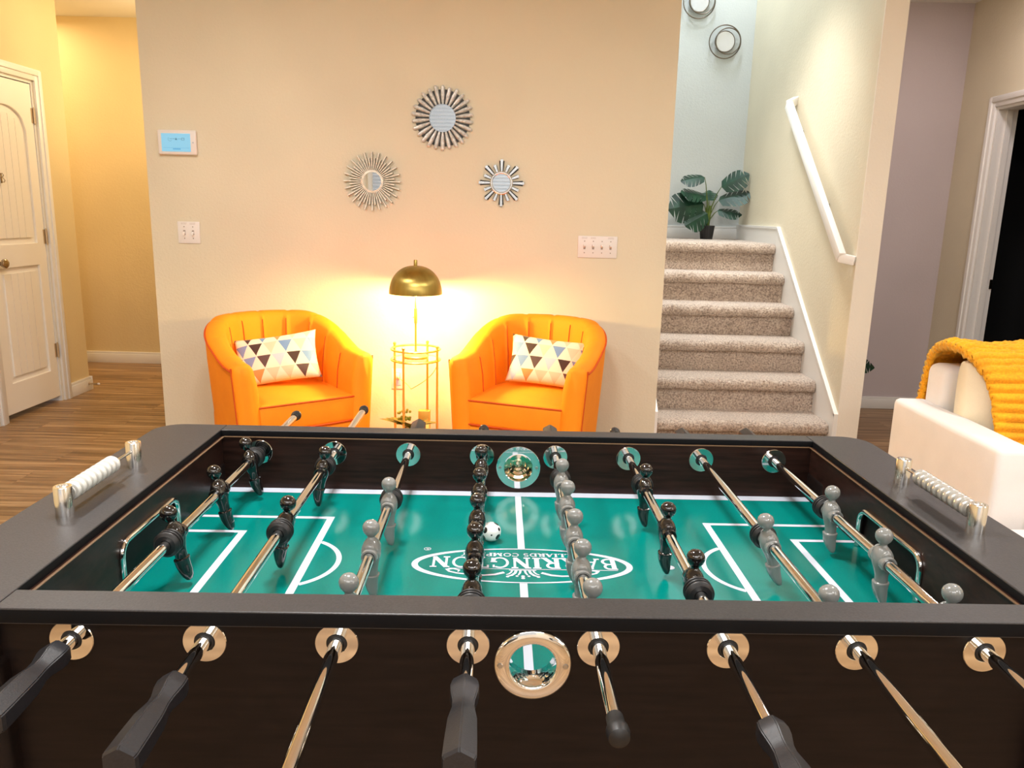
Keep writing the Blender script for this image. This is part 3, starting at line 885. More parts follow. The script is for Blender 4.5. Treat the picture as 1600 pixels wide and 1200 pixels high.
# leafy plant and gold box on the lower shelf
def blade(bm, p0, d, L, w, droop, n=8, twist=0):
    p0 = Vector(p0); d = Vector(d).normalized(); side = d.cross(Vector((0, 0, 1))).normalized(); A = []; B = []
    for i in range(n+1):
        t_ = i/n; p = p0+d*L*t_+Vector((0, 0, -droop*t_*t_)); ww = w*sin(pi*min(1, .08+.92*t_))**.7*(1 if t_ < .999 else 0)
        A.append(bm.verts.new(p-side*ww+Vector((0, 0, .25*ww)))); B.append(bm.verts.new(p+side*ww+Vector((0, 0, .25*ww))))
        if i == 0: Cc = [bm.verts.new(p)]
        else: Cc.append(bm.verts.new(p))
    for i in range(n):
        bm.faces.new((A[i], Cc[i], Cc[i+1], A[i+1])); bm.faces.new((Cc[i], B[i], B[i+1], Cc[i+1]))
pt = thing('artificial_plant', 'low yellow green leafy plant on the side table lower shelf', 'plant', (TX-.02, TYY-.035, .178))
bm = bmesh.new(); lathe(bm, [(.028, 0), (.034, .05), (.030, .05), (.029, .046), (0, .046)], 24); finish('pot', bm, M['gold_dark'], pt)
bm = bmesh.new(); rr = random.Random(4)
for k in range(26):
    a = 2*pi*k/26+rr.uniform(-.2, .2); e = rr.uniform(.35, .9)
    if sin(a) > .35: continue
    blade(bm, (0, 0, .045), (cos(a), sin(a), e), rr.uniform(.12, .18), .024, .02)
finish('leaves', bm, M['leaf_yellow'], pt)
bm = bmesh.new()
for k in range(26):
    p = Vector((rr.uniform(-.06, .0), rr.uniform(-.05, .0), rr.uniform(.10, .145))); bmesh.ops.create_icosphere(bm, subdivisions=1, radius=.008, matrix=Matrix.Translation(p))
finish('buds', bm, M['leaf_yellow'], pt)
bm = bmesh.new()
for q in ((0, .055, 0, .002, 0, .10), (.0, .002, -.03, .03, 0, .10)): pass
bx(bm, -.03, .03, -.02, .02, 0, .115, .003)
o = finish('gold_box', bm, M['gold'], loc=(TX+.035, TYY+.075, .178)); tag(o, 'small gold box standing behind the plant on the side table', 'box')

# ---------------------------------------------------------------- monstera on the landing
mp = thing('monstera_plant', 'monstera plant in a ribbed black pot on the stair landing', 'plant', (1.455, 5.56, 1.141))
bm = bmesh.new(); n = 48; rings = []
for (r, z) in ((.046, 0), (.058, .098), (.061, .10), (.061, .106), (.055, .106), (.054, .09)):
    rings.append([((r+(.0018 if (i % 2 and z < .099 and z >= 0) else 0))*cos(2*pi*i/n), (r+(.0018 if (i % 2 and z < .099) else 0))*sin(2*pi*i/n), z) for i in range(n)])
loft(bm, rings); finish('pot', bm, M['pot'], mp, auto=20)
def monstera_leaf(bm, c, nrm, up, L, W, cuts=5):
    """leaf blade with slits: c attach point, up = direction toward the tip, nrm = facing"""
    c = Vector(c); up = Vector(up).normalized(); nrm = Vector(nrm); nrm = (nrm-up*nrm.dot(up)).normalized(); sd = up.cross(nrm)
    def P(u, v):   # u across -1..1, v along 0..1
        fold = -.10*abs(u)*W*1.2 - .10*L*(v**2)
        return c+up*(v*L)+sd*(u*W/2)+nrm*fold
    # outline: half width as a function of v
    def hw(v): return max(0, (sin(pi*min(1, max(0, .10+.90*v)))**.62)*(1-.25*v))
    for s in (-1, 1):
        N = 40; segs = cuts
        # lobes: fingers radiating from the midrib
        for k in range(segs+1):
            v0 = k/(segs+1); v1 = (k+1)/(segs+1); gap = .075*(1 if k < segs else 0)
            m = 5; rows = []
            for i in range(m+1):
                t_ = i/m                          # along the finger, midrib -> edge
                g = gap*max(0, (t_-.25)/.75)**.8
                va = v0+.0; vb = v1-g*(v1-v0)*3.0
                lift = .22*t_*(1-.2*k/segs)
                a_ = va+lift*(.9 if k < segs else .2)+ (g*.25*(v1-v0)*3 if k else 0); b_ = vb+lift*(.9 if k < segs-1 else .15)
                a_ = min(a_, .985); b_ = min(b_, 1.0)
                w_a = t_*hw(min(1, va*.96+.02)); w_b = t_*hw(min(1, (v1)*.96+.02 if k < segs else .99))
                rows.append((bm.verts.new(P(s*w_a, a_-(.12*t_ if k == 0 else 0))), bm.verts.new(P(s*w_b, b_))))
            for i in range(m):
                try: bm.faces.new((rows[i][0], rows[i][1], rows[i+1][1], rows[i+1][0]))
                except ValueError: pass
LV = [  # (attach offset, tip direction, normal, length, width)
    ((-.055, -.03, .475), (-1, -.15, -.12), (-.1, -.65, .75), .17, .13),
    ((.09, .0, .405), (.75, -.25, .45), (-.25, -.75, .55), .20, .17),
    ((.07, -.02, .30), (.85, -.2, .30), (-.3, -.55, .75), .23, .18),
    ((-.03, -.03, .33), (-.85, -.3, .18), (.1, -.6, .8), .20, .15),
    ((-.05, -.05, .27), (-.95, -.25, -.12), (-.1, -.95, .3), .26, .22),
    ((-.02, -.06, .20), (-.8, -.35, -.42), (0, -.9, .35), .19, .16),
    ((.06, -.05, .22), (.95, -.2, -.05), (.0, -.6, .8), .17, .12),
    ((.01, .04, .30), (.1, .5, .4), (-.1, -.5, .8), .14, .12)]
for (a_, d, nn, L, W) in LV:
    bm = bmesh.new(); monstera_leaf(bm, a_, nn, d, L*1.12, W*1.3)
    lf = finish('leaf', bm, M['leaf'], mp, auto=0)
    bm = bmesh.new(); A = Vector(a_); tube(bm, [(A.x*.08, A.y*.1, .09), (A.x*.25, A.y*.3, .09+(A.z-.09)*.5), (A.x*.7, A.y*.7, .09+(A.z-.09)*.86), tuple(A)], [.006, .005, .0035, .0025], 7)
    finish('stem', bm, M['stem'], mp)
bm = bmesh.new(); tube(bm, [(0, 0, .09), (.006, 0, .16), (.012, -.005, .26)], [.018, .015, .008], 10); tube(bm, [(-.012, 0, .09), (-.018, 0, .2), (-.01, 0, .27)], [.010, .009, .005], 8)
finish('trunk', bm, M['stem'], mp)
bm = bmesh.new(); lathe(bm, [(.0, .088), (.054, .088)], 24, cap=False); finish('soil', bm, M['soil'], mp)

# second plant in the right hall, only a leaf tip shows
hp = thing('hall_plant', 'dark green leaf of a floor plant peeking past the column', 'plant', (2.10, 4.42, 0))
bm = bmesh.new(); lathe(bm, [(.06, 0), (.085, .14), (.088, .15), (.078, .15), (.075, .13), (0, .13)], 28); finish('pot', bm, M['pot'], hp)
bm = bmesh.new(); monstera_leaf(bm, (.12, -.02, .38), (-.1, -.8, .5), (.95, -.1, -.15), .165, .12, 4)
finish('leaf', bm, M['leaf'], hp, auto=0)
bm = bmesh.new(); monstera_leaf(bm, (-.02, -.03, .46), (-.1, -.8, .5), (-.5, -.1, .5), .14, .12, 4)
finish('leaf', bm, M['leaf'], hp, auto=0)
bm = bmesh.new(); tube(bm, [(0, 0, .12), (.03, 0, .28), (.10, -.02, .38)], [.006, .005, .003], 7); tube(bm, [(0, 0, .12), (-.02, -.03, .46)], [.006, .003], 7); finish('stem', bm, M['stem'], hp)

# ---------------------------------------------------------------- sofa
sf = thing('sofa', 'white fabric sofa with a boxy arm beside the game table', 'sofa', (2.1, 2.1, 0))
def softbox(x0, x1, y0, y1, z0, z1, bev, amt=.006, cuts=6, seg=4):
    bm = bmesh.new(); bx(bm, x0, x1, y0, y1, z0, z1, bev, seg)
    bmesh.ops.subdivide_edges(bm, edges=[e for e in bm.edges if e.calc_length() > .12], cuts=cuts, use_grid_fill=True)
    for v in bm.verts:
        k = mnoise.noise(v.co*5)*amt; c = Vector(((x0+x1)/2, (y0+y1)/2, (z0+z1)/2)); d = (v.co-c); d.normalize(); v.co += d*k
    bmesh.ops.recalc_face_normals(bm, faces=bm.faces)
    return bm
def sofapart(name, bm, mat='sofa'):
    o = finish(name, bm, M[mat], sf, auto=70); o.location = (-2.1, -2.1, 0); return o
sofapart('armrest', softbox(1.485, 1.612, 1.545, 2.26, .06, .622, .022, .004))
sofapart('back_frame', softbox(1.605, 2.80, 2.125, 2.27, .06, .77, .035, .003))
sofapart('seat_base', softbox(1.612, 2.80, 1.60, 2.13, .06, .30, .02, .003))
sofapart('seat_cushion', softbox(1.614, 2.80, 1.58, 2.12, .30, .45, .035, .006))
def backcush():
    bm = bmesh.new(); n = 26; rings = []
    for i in range(15):
        u = i/14; x = 1.600+1.15*u; e = min(u, 1-u)*1.06; f = .35+.65*min(1, (e/.10))**.5
        ring = []
        for k in range(n):
            a = 2*pi*k/n; cy, cz = 1.99, .645
            ry, rz = .112*f, .195*(.82+.18*f)
            ca, sa = cos(a), sin(a)
            ring.append((x, cy+ry*math.copysign(abs(ca)**.75, ca)+.25*rz*sa*.35, cz+rz*math.copysign(abs(sa)**.75, sa)))
        rings.append(ring)
    loft(bm, rings); return bm
sofapart('back_cushion', backcush(), 'cushion')
for x, y in ((1.53, 1.60), (1.53, 2.2), (2.76, 1.66), (2.76, 2.2)):
    bm = bmesh.new(); lathe(bm, [(.018, 0), (.022, .065)], 14, 'Z', (x, y, 0)); sofapart('foot', bm, 'pot')

# ribbed throw over the sofa back
def blanket():
    prof = [(2.315, .52), (2.312, .60), (2.308, .68), (2.298, .75), (2.27, .805), (2.20, .842), (2.11, .862), (2.01, .868), (1.93, .848), (1.872, .80), (1.846, .73), (1.832, .66), (1.815, .59), (1.79, .52), (1.75, .482), (1.67, .474)]
    # resample
    L = [0]
    for a, b in zip(prof, prof[1:]): L.append(L[-1]+math.dist(a, b))
    def at(s):
        for i in range(len(L)-1):
            if s <= L[i+1] or i == len(L)-2:
                t_ = (s-L[i])/(L[i+1]-L[i]); return Vector((prof[i][0]+(prof[i+1][0]-prof[i][0])*t_, prof[i][1]+(prof[i+1][1]-prof[i][1])*t_))
    NS, NX = 300, 60; bm = bmesh.new(); G = []
    for i in range(NS+1):
        s = L[-1]*i/NS; p = at(s); q = at(min(L[-1], s+.004)); r = at(max(0, s-.004)); tn = (q-r).normalized(); nm = Vector((tn[1], -tn[0]))
        if nm[1] < 0 and .3 < s/L[-1] < .6: nm = -nm
        row = []
        for j in range(NX+1):
            u = j/NX
            x0 = 1.592+.02*sin(s*9)
            if s/L[-1] > .6: x0 += .12*(s/L[-1]-.6)
            x = x0+(.80)*u
            ph = s/.033*2*pi + .5*sin(u*7)+1.2*mnoise.noise(Vector((x*3, s*3, 0)))
            h = .019*abs(sin(ph/2))**.55+.004*mnoise.noise(Vector((x*30, s*30, 1)))+.018*mnoise.noise(Vector((x*6, s*4, 5)))
            cr = .5+.5*cos(u*2*pi*22)
            h += .0035*cr
            if u < .03: h -= .016*(1-u/.03)
            if u > .97: h -= .016*(1-(1-u)/.03)
            row.append(bm.verts.new((x, p[0]-nm[0]*h*-1, p[1]-nm[1]*h*-1)))
        G.append(row)
    for i in range(NS):
        for j in range(NX): bm.faces.new((G[i][j], G[i+1][j], G[i+1][j+1], G[i][j+1]))
    bmesh.ops.recalc_face_normals(bm, faces=bm.faces)
    return bm
o = finish('throw_blanket', blanket(), M['blanket'], auto=0)
sm = o.modifiers.new('thick', 'SOLIDIFY'); sm.thickness = .026; sm.offset = -1
tag(o, 'mustard yellow ribbed plush throw draped over the white sofa back', 'blanket')
ot = thing('ottoman', 'low white ottoman in front of the sofa arm', 'ottoman', (1.8, 1.2, 0))
bm = softbox(-.36, .5, -.30, .30, .12, .385, .03, .003); finish('cushion', bm, M['sofa'], ot, auto=70)
for sx in (-.28, .42):
    for sy in (-.22, .22):
        bm = bmesh.new(); lathe(bm, [(.016, 0), (.02, .13)], 12, 'Z', (sx, sy, 0)); finish('leg', bm, M['pot'], ot)

# ---------------------------------------------------------------- football table
TT = thing('foosball_table', 'dark foosball table with green field and chrome rods', 'game table', (0, 0, 0), .0265)
YI0, YI1 = .030, .717          # inner faces of the long walls
YO0, YO1 = 0.0, .747
ZF, ZR, ZT, ZC = .742, .82, .863, .8440
XI = .600
def tp(name, bm, mat, smooth=True, parent=None, auto=40):
    return finish(name, bm, mat if isinstance(mat, (list, tuple)) else M[mat], parent or TT, smooth, auto=auto)
XS = [(i-3.5)*.15 for i in range(8)]
# playfield
bm = bmesh.new(); bx(bm, -XI-.08, XI+.08, YI0-.001, YI1+.001, ZF-.012, ZF); tp('playfield', bm, 'field', False)
PF = TT.children[-1]
def flat(bm, pts, z): bm.faces.new([bm.verts.new((x, y, z)) for x, y in pts])
RC = [0]
def ribbon(bm, pts, w, z, closed=False):
    """flat stroke of width w (number or list) along 2D pts"""
    RC[0] += 1; z += (RC[0] % 30)*1e-5
    N = len(pts); Lf = []; Rt = []
    ws = w if isinstance(w, list) else [w]*N
    for i in range(N):
        if closed: a, b, c = pts[i-1], pts[i], pts[(i+1) % N]
        else: a, b, c = pts[max(0, i-1)], pts[i], pts[min(N-1, i+1)]
        d1 = Vector((b[0]-a[0], b[1]-a[1])); d2 = Vector((c[0]-b[0], c[1]-b[1]))
        if d1.length < 1e-9: d1 = d2
        if d2.length < 1e-9: d2 = d1
        d1.normalize(); d2.normalize(); t_ = (d1+d2)
        if t_.length < 1e-6: t_ = d2
        t_.normalize(); nrm = Vector((-t_.y, t_.x)); k = 1/max(.35, nrm.dot(Vector((-d2.y, d2.x))))
        h = ws[i]/2*k; Lf.append((b[0]+nrm.x*h, b[1]+nrm.y*h)); Rt.append((b[0]-nrm.x*h, b[1]-nrm.y*h))
    V1 = [bm.verts.new((x, y, z)) for x, y in Lf]; V2 = [bm.verts.new((x, y, z)) for x, y in Rt]
    for i in range(N if closed else N-1):
        j = (i+1) % N; bm.faces.new((V1[i], V2[i], V2[j], V1[j]))
bm = bmesh.new(); ZL = ZF+.0004; YC = .3735
def rect(x0, x1, y0, y1): flat(bm, [(x0, y0), (x1, y0), (x1, y1), (x0, y1)], ZL)
rect(-.675, .675, .6915, YI1); rect(-.675, .675, YI0, YI0+.0185)
rect(-.006, .006, .438, .6915); rect(-.006, .006, YI0+.0185, .309)
for s in (-1, 1):
    def rs(a, b, y0, y1): rect(min(s*a, s*b), max(s*a, s*b), y0, y1)
    for hx, hy in ((.345, .1935), (.486, .1235)):
        rs(hx, hx+.0125, YC-hy, YC+hy); rs(hx+.0125, .60, YC+hy-.010, YC+hy); rs(hx+.0125, .60, YC-hy, YC-hy+.010)
    P = []; R_ = .0925
    for i in range(25):
        a = (i/24*2-1)*math.asin(.079/R_); P.append((s*(.345+sqrt(R_**2-.079**2)-R_*cos(a)), YC+R_*sin(a)))
    ribbon(bm, P, .0085, ZL)
    flat(bm, circ(s*.243, YC, .0075, 20), ZL)
bmesh.ops.recalc_face_normals(bm, faces=bm.faces)
for f in bm.faces:
    if f.normal.z < 0: f.normal_flip()
tp('field_lines', bm, 'line', False, PF)

# printed logo, lettering reads from the far side
bm = bmesh.new(); N = 90
P = [(.176*cos(2*pi*i/N), .0625*sin(2*pi*i/N)+YC) for i in range(N)]
ribbon(bm, P, [.0028+.0075*abs(cos(2*pi*i/N))**1.6 for i in range(N)], ZL, closed=True)
def arcp(cx, cy, rx, ry, a0, a1, n=14): return [(cx+rx*cos(radians(a0+(a1-a0)*i/n)), cy+ry*sin(radians(a0+(a1-a0)*i/n))) for i in range(n+1)]
T_, h_ = .235, .10
def ser(x, y, w=.20): return ([(x-w, y), (x+w, y)], h_)
GL = {
 'I': (.5, [([(.25, 0), (.25, 1)], T_), ser(.25, .035), ser(.25, .965)]),
 'L': (.78, [([(.25, 0), (.25, 1)], T_), ser(.25, .965), ([(.08, .035), (.72, .035)], h_), ([(.70, 0), (.70, .28)], h_)]),
 'T': (.86, [([(.43, 0), (.43, 1)], T_), ser(.43, .035), ([(.05, .965), (.81, .965)], h_), ([(.08, 1), (.08, .74)], h_), ([(.78, 1), (.78, .74)], h_)]),
 'N': (1.02, [([(.22, 0), (.22, 1)], h_*1.2), ([(.20, .98), (.82, .02)], T_), ([(.82, 0), (.82, 1)], h_*1.2), ser(.22, .035, .16), ser(.18, .965, .14), ser(.82, .965, .16)]),
 'M': (1.2, [([(.22, 0), (.22, 1)], h_*1.2), ([(.22, .98), (.60, .05)], T_), ([(.60, .05), (.98, .98)], h_), ([(.98, 0), (.98, 1)], T_), ser(.22, .035, .15), ser(.98, .035, .18), ser(.2, .965, .12), ser(1.0, .965, .14)]),
 'A': (.98, [([(.18, 0), (.49, 1)], h_*1.1), ([(.49, 1), (.82, 0)], T_), ([(.28, .34), (.70, .34)], h_), ser(.16, .035, .14), ser(.82, .035, .17)]),
 'B': (.84, [([(.22, 0), (.22, 1)], T_), ([(.06, .035), (.45, .035)], h_), ([(.06, .965), (.42, .965)], h_), ([(.22, .52), (.45, .52)], h_),
            (arcp(.42, .745, .24, .22, 90, -90), .13), (arcp(.44, .28, .28, .245, 90, -90), .14)]),
 'R': (.94, [([(.22, 0), (.22, 1)], T_), ser(.22, .035), ([(.06, .965), (.44, .965)], h_), ([(.22, .50), (.44, .50)], h_),
            (arcp(.44, .735, .24, .232, 90, -90), .14), ([(.46, .50), (.80, .02)], T_), ser(.82, .035, .13)]),
 'D': (.98, [([(.22, 0), (.22, 1)], T_), ([(.06, .035), (.45, .035)], h_), ([(.06, .965), (.45, .965)], h_), (arcp(.44, .5, .40, .465, 90, -90), .14)]),
 'O': (1.02, [(arcp(.51, .5, .38, .46, 0, 360, 28), .13)]),
 'G': (1.02, [(arcp(.53, .5, .38, .46, 55, 330, 24), .13), ([(.84, .42), (.84, .06)], T_*.9), ser(.82, .42, .16), ([(.82, .96), (.82, .72)], h_)]),
 'C': (.92, [(arcp(.52, .5, .38, .46, 50, 312, 24), .13), ([(.80, .96), (.80, .70)], h_)]),
 'S': (.70, [(arcp(.36, .73, .22, .23, 25, 270, 16), .11), (arcp(.36, .27, .24, .235, 90, -155, 16), .12)]),
 'P': (.84, [([(.22, 0), (.22, 1)], T_), ser(.22, .035), ([(.06, .965), (.44, .965)], h_), ([(.22, .48), (.44, .48)], h_), (arcp(.44, .725, .26, .24, 90, -90), .14)]),
 'Y': (.92, [([(.46, 0), (.46, .48)], T_), ([(.46, .46), (.16, 1)], T_*.9), ([(.46, .46), (.78, 1)], h_), ser(.46, .035), ser(.16, .965, .13), ser(.78, .965, .13)]),
 ' ': (.45, [])}
def text(s, xc, y0, h, width):
    """y0 = baseline (far side), letters upside down as seen from the camera"""
    tot = sum(GL[c][0] for c in s); k = width/tot; x = 0
    for c in s:
        for pts, w in GL[c][1]:
            q = [(xc-((x+px)*k-width/2), y0-py*h) for px, py in pts]
            # stroke width between both scales
            horiz = abs(pts[0][1]-pts[-1][1]) < .01 and len(pts) == 2
            ribbon(bm, q, w*(h if horiz else k), ZL)
        x += GL[c][0]
text('BARRINGTON', .003, .4015, .0395, .310)
text('BILLIARDS COMPANY', .0, .4185, .0125, .205)
ribbon(bm, [(-.120, .3585), (.155, .3585)], .0016, ZL)
# crest and scrolls
for s in (-1, 1):
    ribbon(bm, [(s*.030, .346), (s*.045, .338), (s*.062, .335), (s*.085, .337), (s*.105, .341), (s*.118, .347), (s*.122, .354), (s*.112, .357), (s*.102, .352), (s*.104, .346)],
           [.006, .0055, .0045, .0035, .0035, .004, .0045, .004, .003, .002], ZL)
    ribbon(bm, [(s*.0035, .3535), (s*.0045, .345), (s*.0075, .337)], [.0035, .0035, .0025], ZL)
    ribbon(bm, [(s*.0105, .3535), (s*.0125, .344), (s*.0180, .336), (s*.0235, .333)], [.0045, .0045, .0045, .003], ZL)
    ribbon(bm, [(s*.0170, .3535), (s*.0185, .347), (s*.0220, .341), (s*.0265, .338)], [.0030, .0030, .0028, .002], ZL)
    flat(bm, circ(s*.0245, .3315, .0028, 12), ZL); flat(bm, circ(s*.0095, .3335, .0024, 12), ZL)
flat(bm, circ(0, .3265, .0032, 14), ZL); flat(bm, circ(0, .333, .0030, 14), ZL)
ribbon(bm, [(-.022, .3545), (.022, .3545)], .0025, ZL)
# registered mark
ribbon(bm, circ(-.160, .431, .0055, 20), .0012, ZL, closed=True)
ribbon(bm, [(-.158, .434), (-.158, .428)], .001, ZL); ribbon(bm, [(-.158, .428), (-.161, .4285), (-.161, .431), (-.158, .431)], .001, ZL); ribbon(bm, [(-.1595, .431), (-.162, .434)], .001, ZL)
for f in bm.faces:
    f.normal_update()
    if f.normal.z < 0: f.normal_flip()
for v in bm.verts: v.co.z += .0001
tp('logo', bm, 'line', False, PF)

# long walls with real rod holes and ball holes
holes = [circ(x, .818, .0125, 20) for x in XS]
for (name, y0, y1) in (('side_panel', YO0, YI0), ('side_panel', YI1, YO1)):
    zb = .50
    rectl = [(-.605, zb), (.605, zb), (.605, .8500), (-.605, .8500)]
    curve_plate(name, [rectl]+holes+[circ(0, .796, .0285, 36)], y1-y0, M['espresso_in' if y0 > .5 else 'espresso'], TT, 0,
                Matrix.Translation((0, (y0+y1)/2, 0)) @ MXZ, smooth=False)
bm = bmesh.new(); bx(bm, -.598, .598, YI1-.001, YI1+.004, .8490, .8502); bx(bm, -.600, -.596, YI0, YI1, .8490, .8502); bx(bm, .596, .600, YI0, YI1, .8490, .8502)
tp('ledge_highlight', bm, 'edge_highlight', False)  # thin strip painting the ledge's lit highlight, not a separate board
# end panels with goal mouths
GY0, GY1, GZ = .272, .475, .8125
for s in (-1, 1):
    bm = bmesh.new()
    def b2(x0, x1, *r): bx(bm, min(s*x0, s*x1), max(s*x0, s*x1), *r)
    b2(XI, XI+.02, YO0+.012, GY0, .50, .8500); b2(XI, XI+.02, GY1, YO1-.012, .50, .8500)
    b2(XI, XI+.02, GY0, GY1, GZ, .8500); b2(XI, XI+.02, GY0, GY1, .50, ZF-.012)
    for yy, d in ((GY0, 1), (GY1, -1)):   # rounded top corners
        pts = [(yy, GZ)]+[(yy+d*(.018-.018*sin(i/6*pi/2)), GZ-.018+.018*cos(i/6*pi/2)) for i in range(7)][::-1]
        prism(bm, [(yy, GZ), (yy+d*.018, GZ), (yy+d*.010, GZ-.003), (yy+d*.003, GZ-.010), (yy, GZ-.018)], lambda u, v, h: (h, u, v), min(s*XI, s*(XI+.02)), max(s*XI, s*(XI+.02)))
    tp('end_panel', bm, 'espresso_in', False)
    bm = bmesh.new()
    b2(XI+.10, XI+.105, GY0-.02, GY1+.02, .66, .84); b2(XI+.02, XI+.10, GY0-.024, GY0-.02, .66, .84); b2(XI+.02, XI+.10, GY1+.02, GY1+.024, .66, .84); b2(XI+.02, XI+.10, GY0-.02, GY1+.02, .835, .84)
    tp('goal_box', bm, 'black', False)
    bm = bmesh.new(); X = s*(XI-.002); P = [(X, GY0, ZF+.001), (X, GY0, GZ-.022)]
    P += [(X, GY0+.022-.022*cos(a), GZ-.022+.022*sin(a)) for a in [pi/2*i/6 for i in range(1, 7)]]
    P += [(X, GY1-.022+.022*sin(a), GZ-.022+.022*cos(a)) for a in [pi/2*i/6 for i in range(0, 7)]]+[(X, GY1, ZF+.001)]
    tube(bm, P, .0052, 12); tp('goal_frame', bm, 'chrome')
    # outer end cabinet
    bm = bmesh.new(); a, b = sorted((s*.605, s*.722)); bx(bm, a, b, -.018, .765, .50, ZC, .012, 3)
    bmesh.ops.delete(bm, geom=[f for f in bm.faces if abs(f.calc_center_median().z-ZC) < .02 and abs(f.normal.z) > .9], context='FACES_ONLY')
    tp('end_cabinet', bm, 'espresso')
# lower cabinet, legs
bm = bmesh.new(); bx(bm, -.604, .604, .030, .717, .50, .52); tp('bottom_board', bm, 'espresso', False)
for sx in (-1, 1):
    for (y0, y1) in ((-.022, .11), (.637, .769)):
        bm = bmesh.new(); a, b = sorted((sx*.598, sx*.728))
        bx(bm, a, b, y0, y1, .03, .80, .010, 3); tp('leg', bm, 'espresso')
        lg = TT.children[-1]
        bm = bmesh.new(); lathe(bm, [(.035, 0), (.035, .012), (.012, .014), (.012, .032)], 24, 'Z', ((a+b)/2, (y0+y1)/2, 0)); finish('leveler', bm, M['chrome'], lg)
# top caps: two end caps across the full depth, two rails between them
def cap(name, loop):
    o = curve_plate(name, [loop], ZT-ZC, M['cap'], TT, .0016, Matrix.Translation((0, 0, (ZT+ZC)/2)))
    o.data.materials.append(M['cap_edge'])
    for p in o.data.polygons:
        if abs(p.normal.z) < .3: p.material_index = 1
    return o
CO = .052
for s in (-1, 1):
    xi, xo = .6035, .738 if s < 0 else .722
    y0, y1 = -.012, .760
    L_ = [(xi, y0), (xi, y1)]
    L_ = [(xi, y0)]+[(xo-CO+CO*sin(a), y0+CO-CO*cos(a)) for a in [pi/2*i/8 for i in range(9)]]+[(xo-CO+CO*cos(a), y1-CO+CO*sin(a)) for a in [pi/2*i/8 for i in range(9)]]+[(xi, y1)]
    L_ = [(s*x, y) for x, y in L_]
    if s < 0: L_ = L_[::-1]
    cap('end_cap', L_)
cap('top_rail', [(-.603, -.012), (.603, -.012), (.603, .0335), (-.603, .0335)])
cap('top_rail', [(-.603, .7205), (.603, .7205), (.603, .760), (-.603, .760)])

# chrome rod plates and ball-entry plates
def rod_plate_mesh(sgn):
    bm = bmesh.new()
    lathe(bm, [(.0118, -.004*sgn), (.0118, .0022*sgn), (.0122, .0024*sgn), (.0243, .0024*sgn), (.0250, .0014*sgn), (.0250, 0)], 48, 'Y', cap=False)
    return bm
def bushing_mesh(sgn):
    bm = bmesh.new(); lathe(bm, [(.0084, .0035*sgn), (.0112, .0030*sgn), (.0118, .001*sgn), (.0118, -.02*sgn), (.0084, -.02*sgn)], 32, 'Y', cap=False); return bm
first = {}
for i, x in enumerate(XS):
    for side, y, sg in (('near', YO0, -1), ('far', YI1, -1)):
        if side not in first:
            p = tp('rod_plate', rod_plate_mesh(sg), 'chrome', auto=12); p.location = (x, y, .8195)
            q = finish('bushing', bushing_mesh(sg), M['rubber'], p); first[side] = (p, q)
        else:
            p = copy_child(first[side][0], TT, (x, y, .8195)); copy_child(first[side][1], p)
# near ball hole: domed flange with a bore through the wall
bm = bmesh.new()
lathe(bm, [(.0450, 0), (.0448, -.0025), (.042, -.0042), (.036, -.0050), (.031, -.0058), (.0278, -.0050), (.0270, -.003), (.0270, .0295), (.0285, .031)], 72, 'Y', (0, 0, .796), cap=False)
e = tp('ball_entry', bm, 'chrome', auto=60)
for s in (-1, 1):
    bm = bmesh.new(); lathe(bm, [(0, -.0062), (.0028, -.006), (.0036, -.0046)], 16, 'Y', (s*.0375, 0, .796), cap=False); finish('screw', bm, M['steel'], e)
# far ball hole: flange and stepped chrome cup
bm = bmesh.new()
lathe(bm, [(.0452, 0), (.0450, -.002), (.0445, -.0025), (.0300, -.0025), (.0285, -.0015), (.0283, 0)], 72, 'Y', (0, YI1, .796), cap=False)
e = tp('ball_entry', bm, 'chrome', auto=20)
bm = bmesh.new(); lathe(bm, [(.0284, -.001), (.0280, .004), (.0275, .010), (.0225, .0125), (.0215, .018), (.0160, .020), (.0150, .0245), (.0100, .026), (.0090, .030), (.0045, .0305), (.0035, .0285), (0, .0285)], 72, 'Y', (0, YI1, .796), cap=False)
finish('cup', bm, M['chrome_warm_reflection'], e, auto=50)
for s in (-1, 1):
    bm = bmesh.new(); lathe(bm, [(0, -.0034), (.0028, -.0034), (.0032, -.0024)], 16, 'Y', (s*.0375, YI1, .796), cap=False); finish('screw', bm, M['steel'], e)

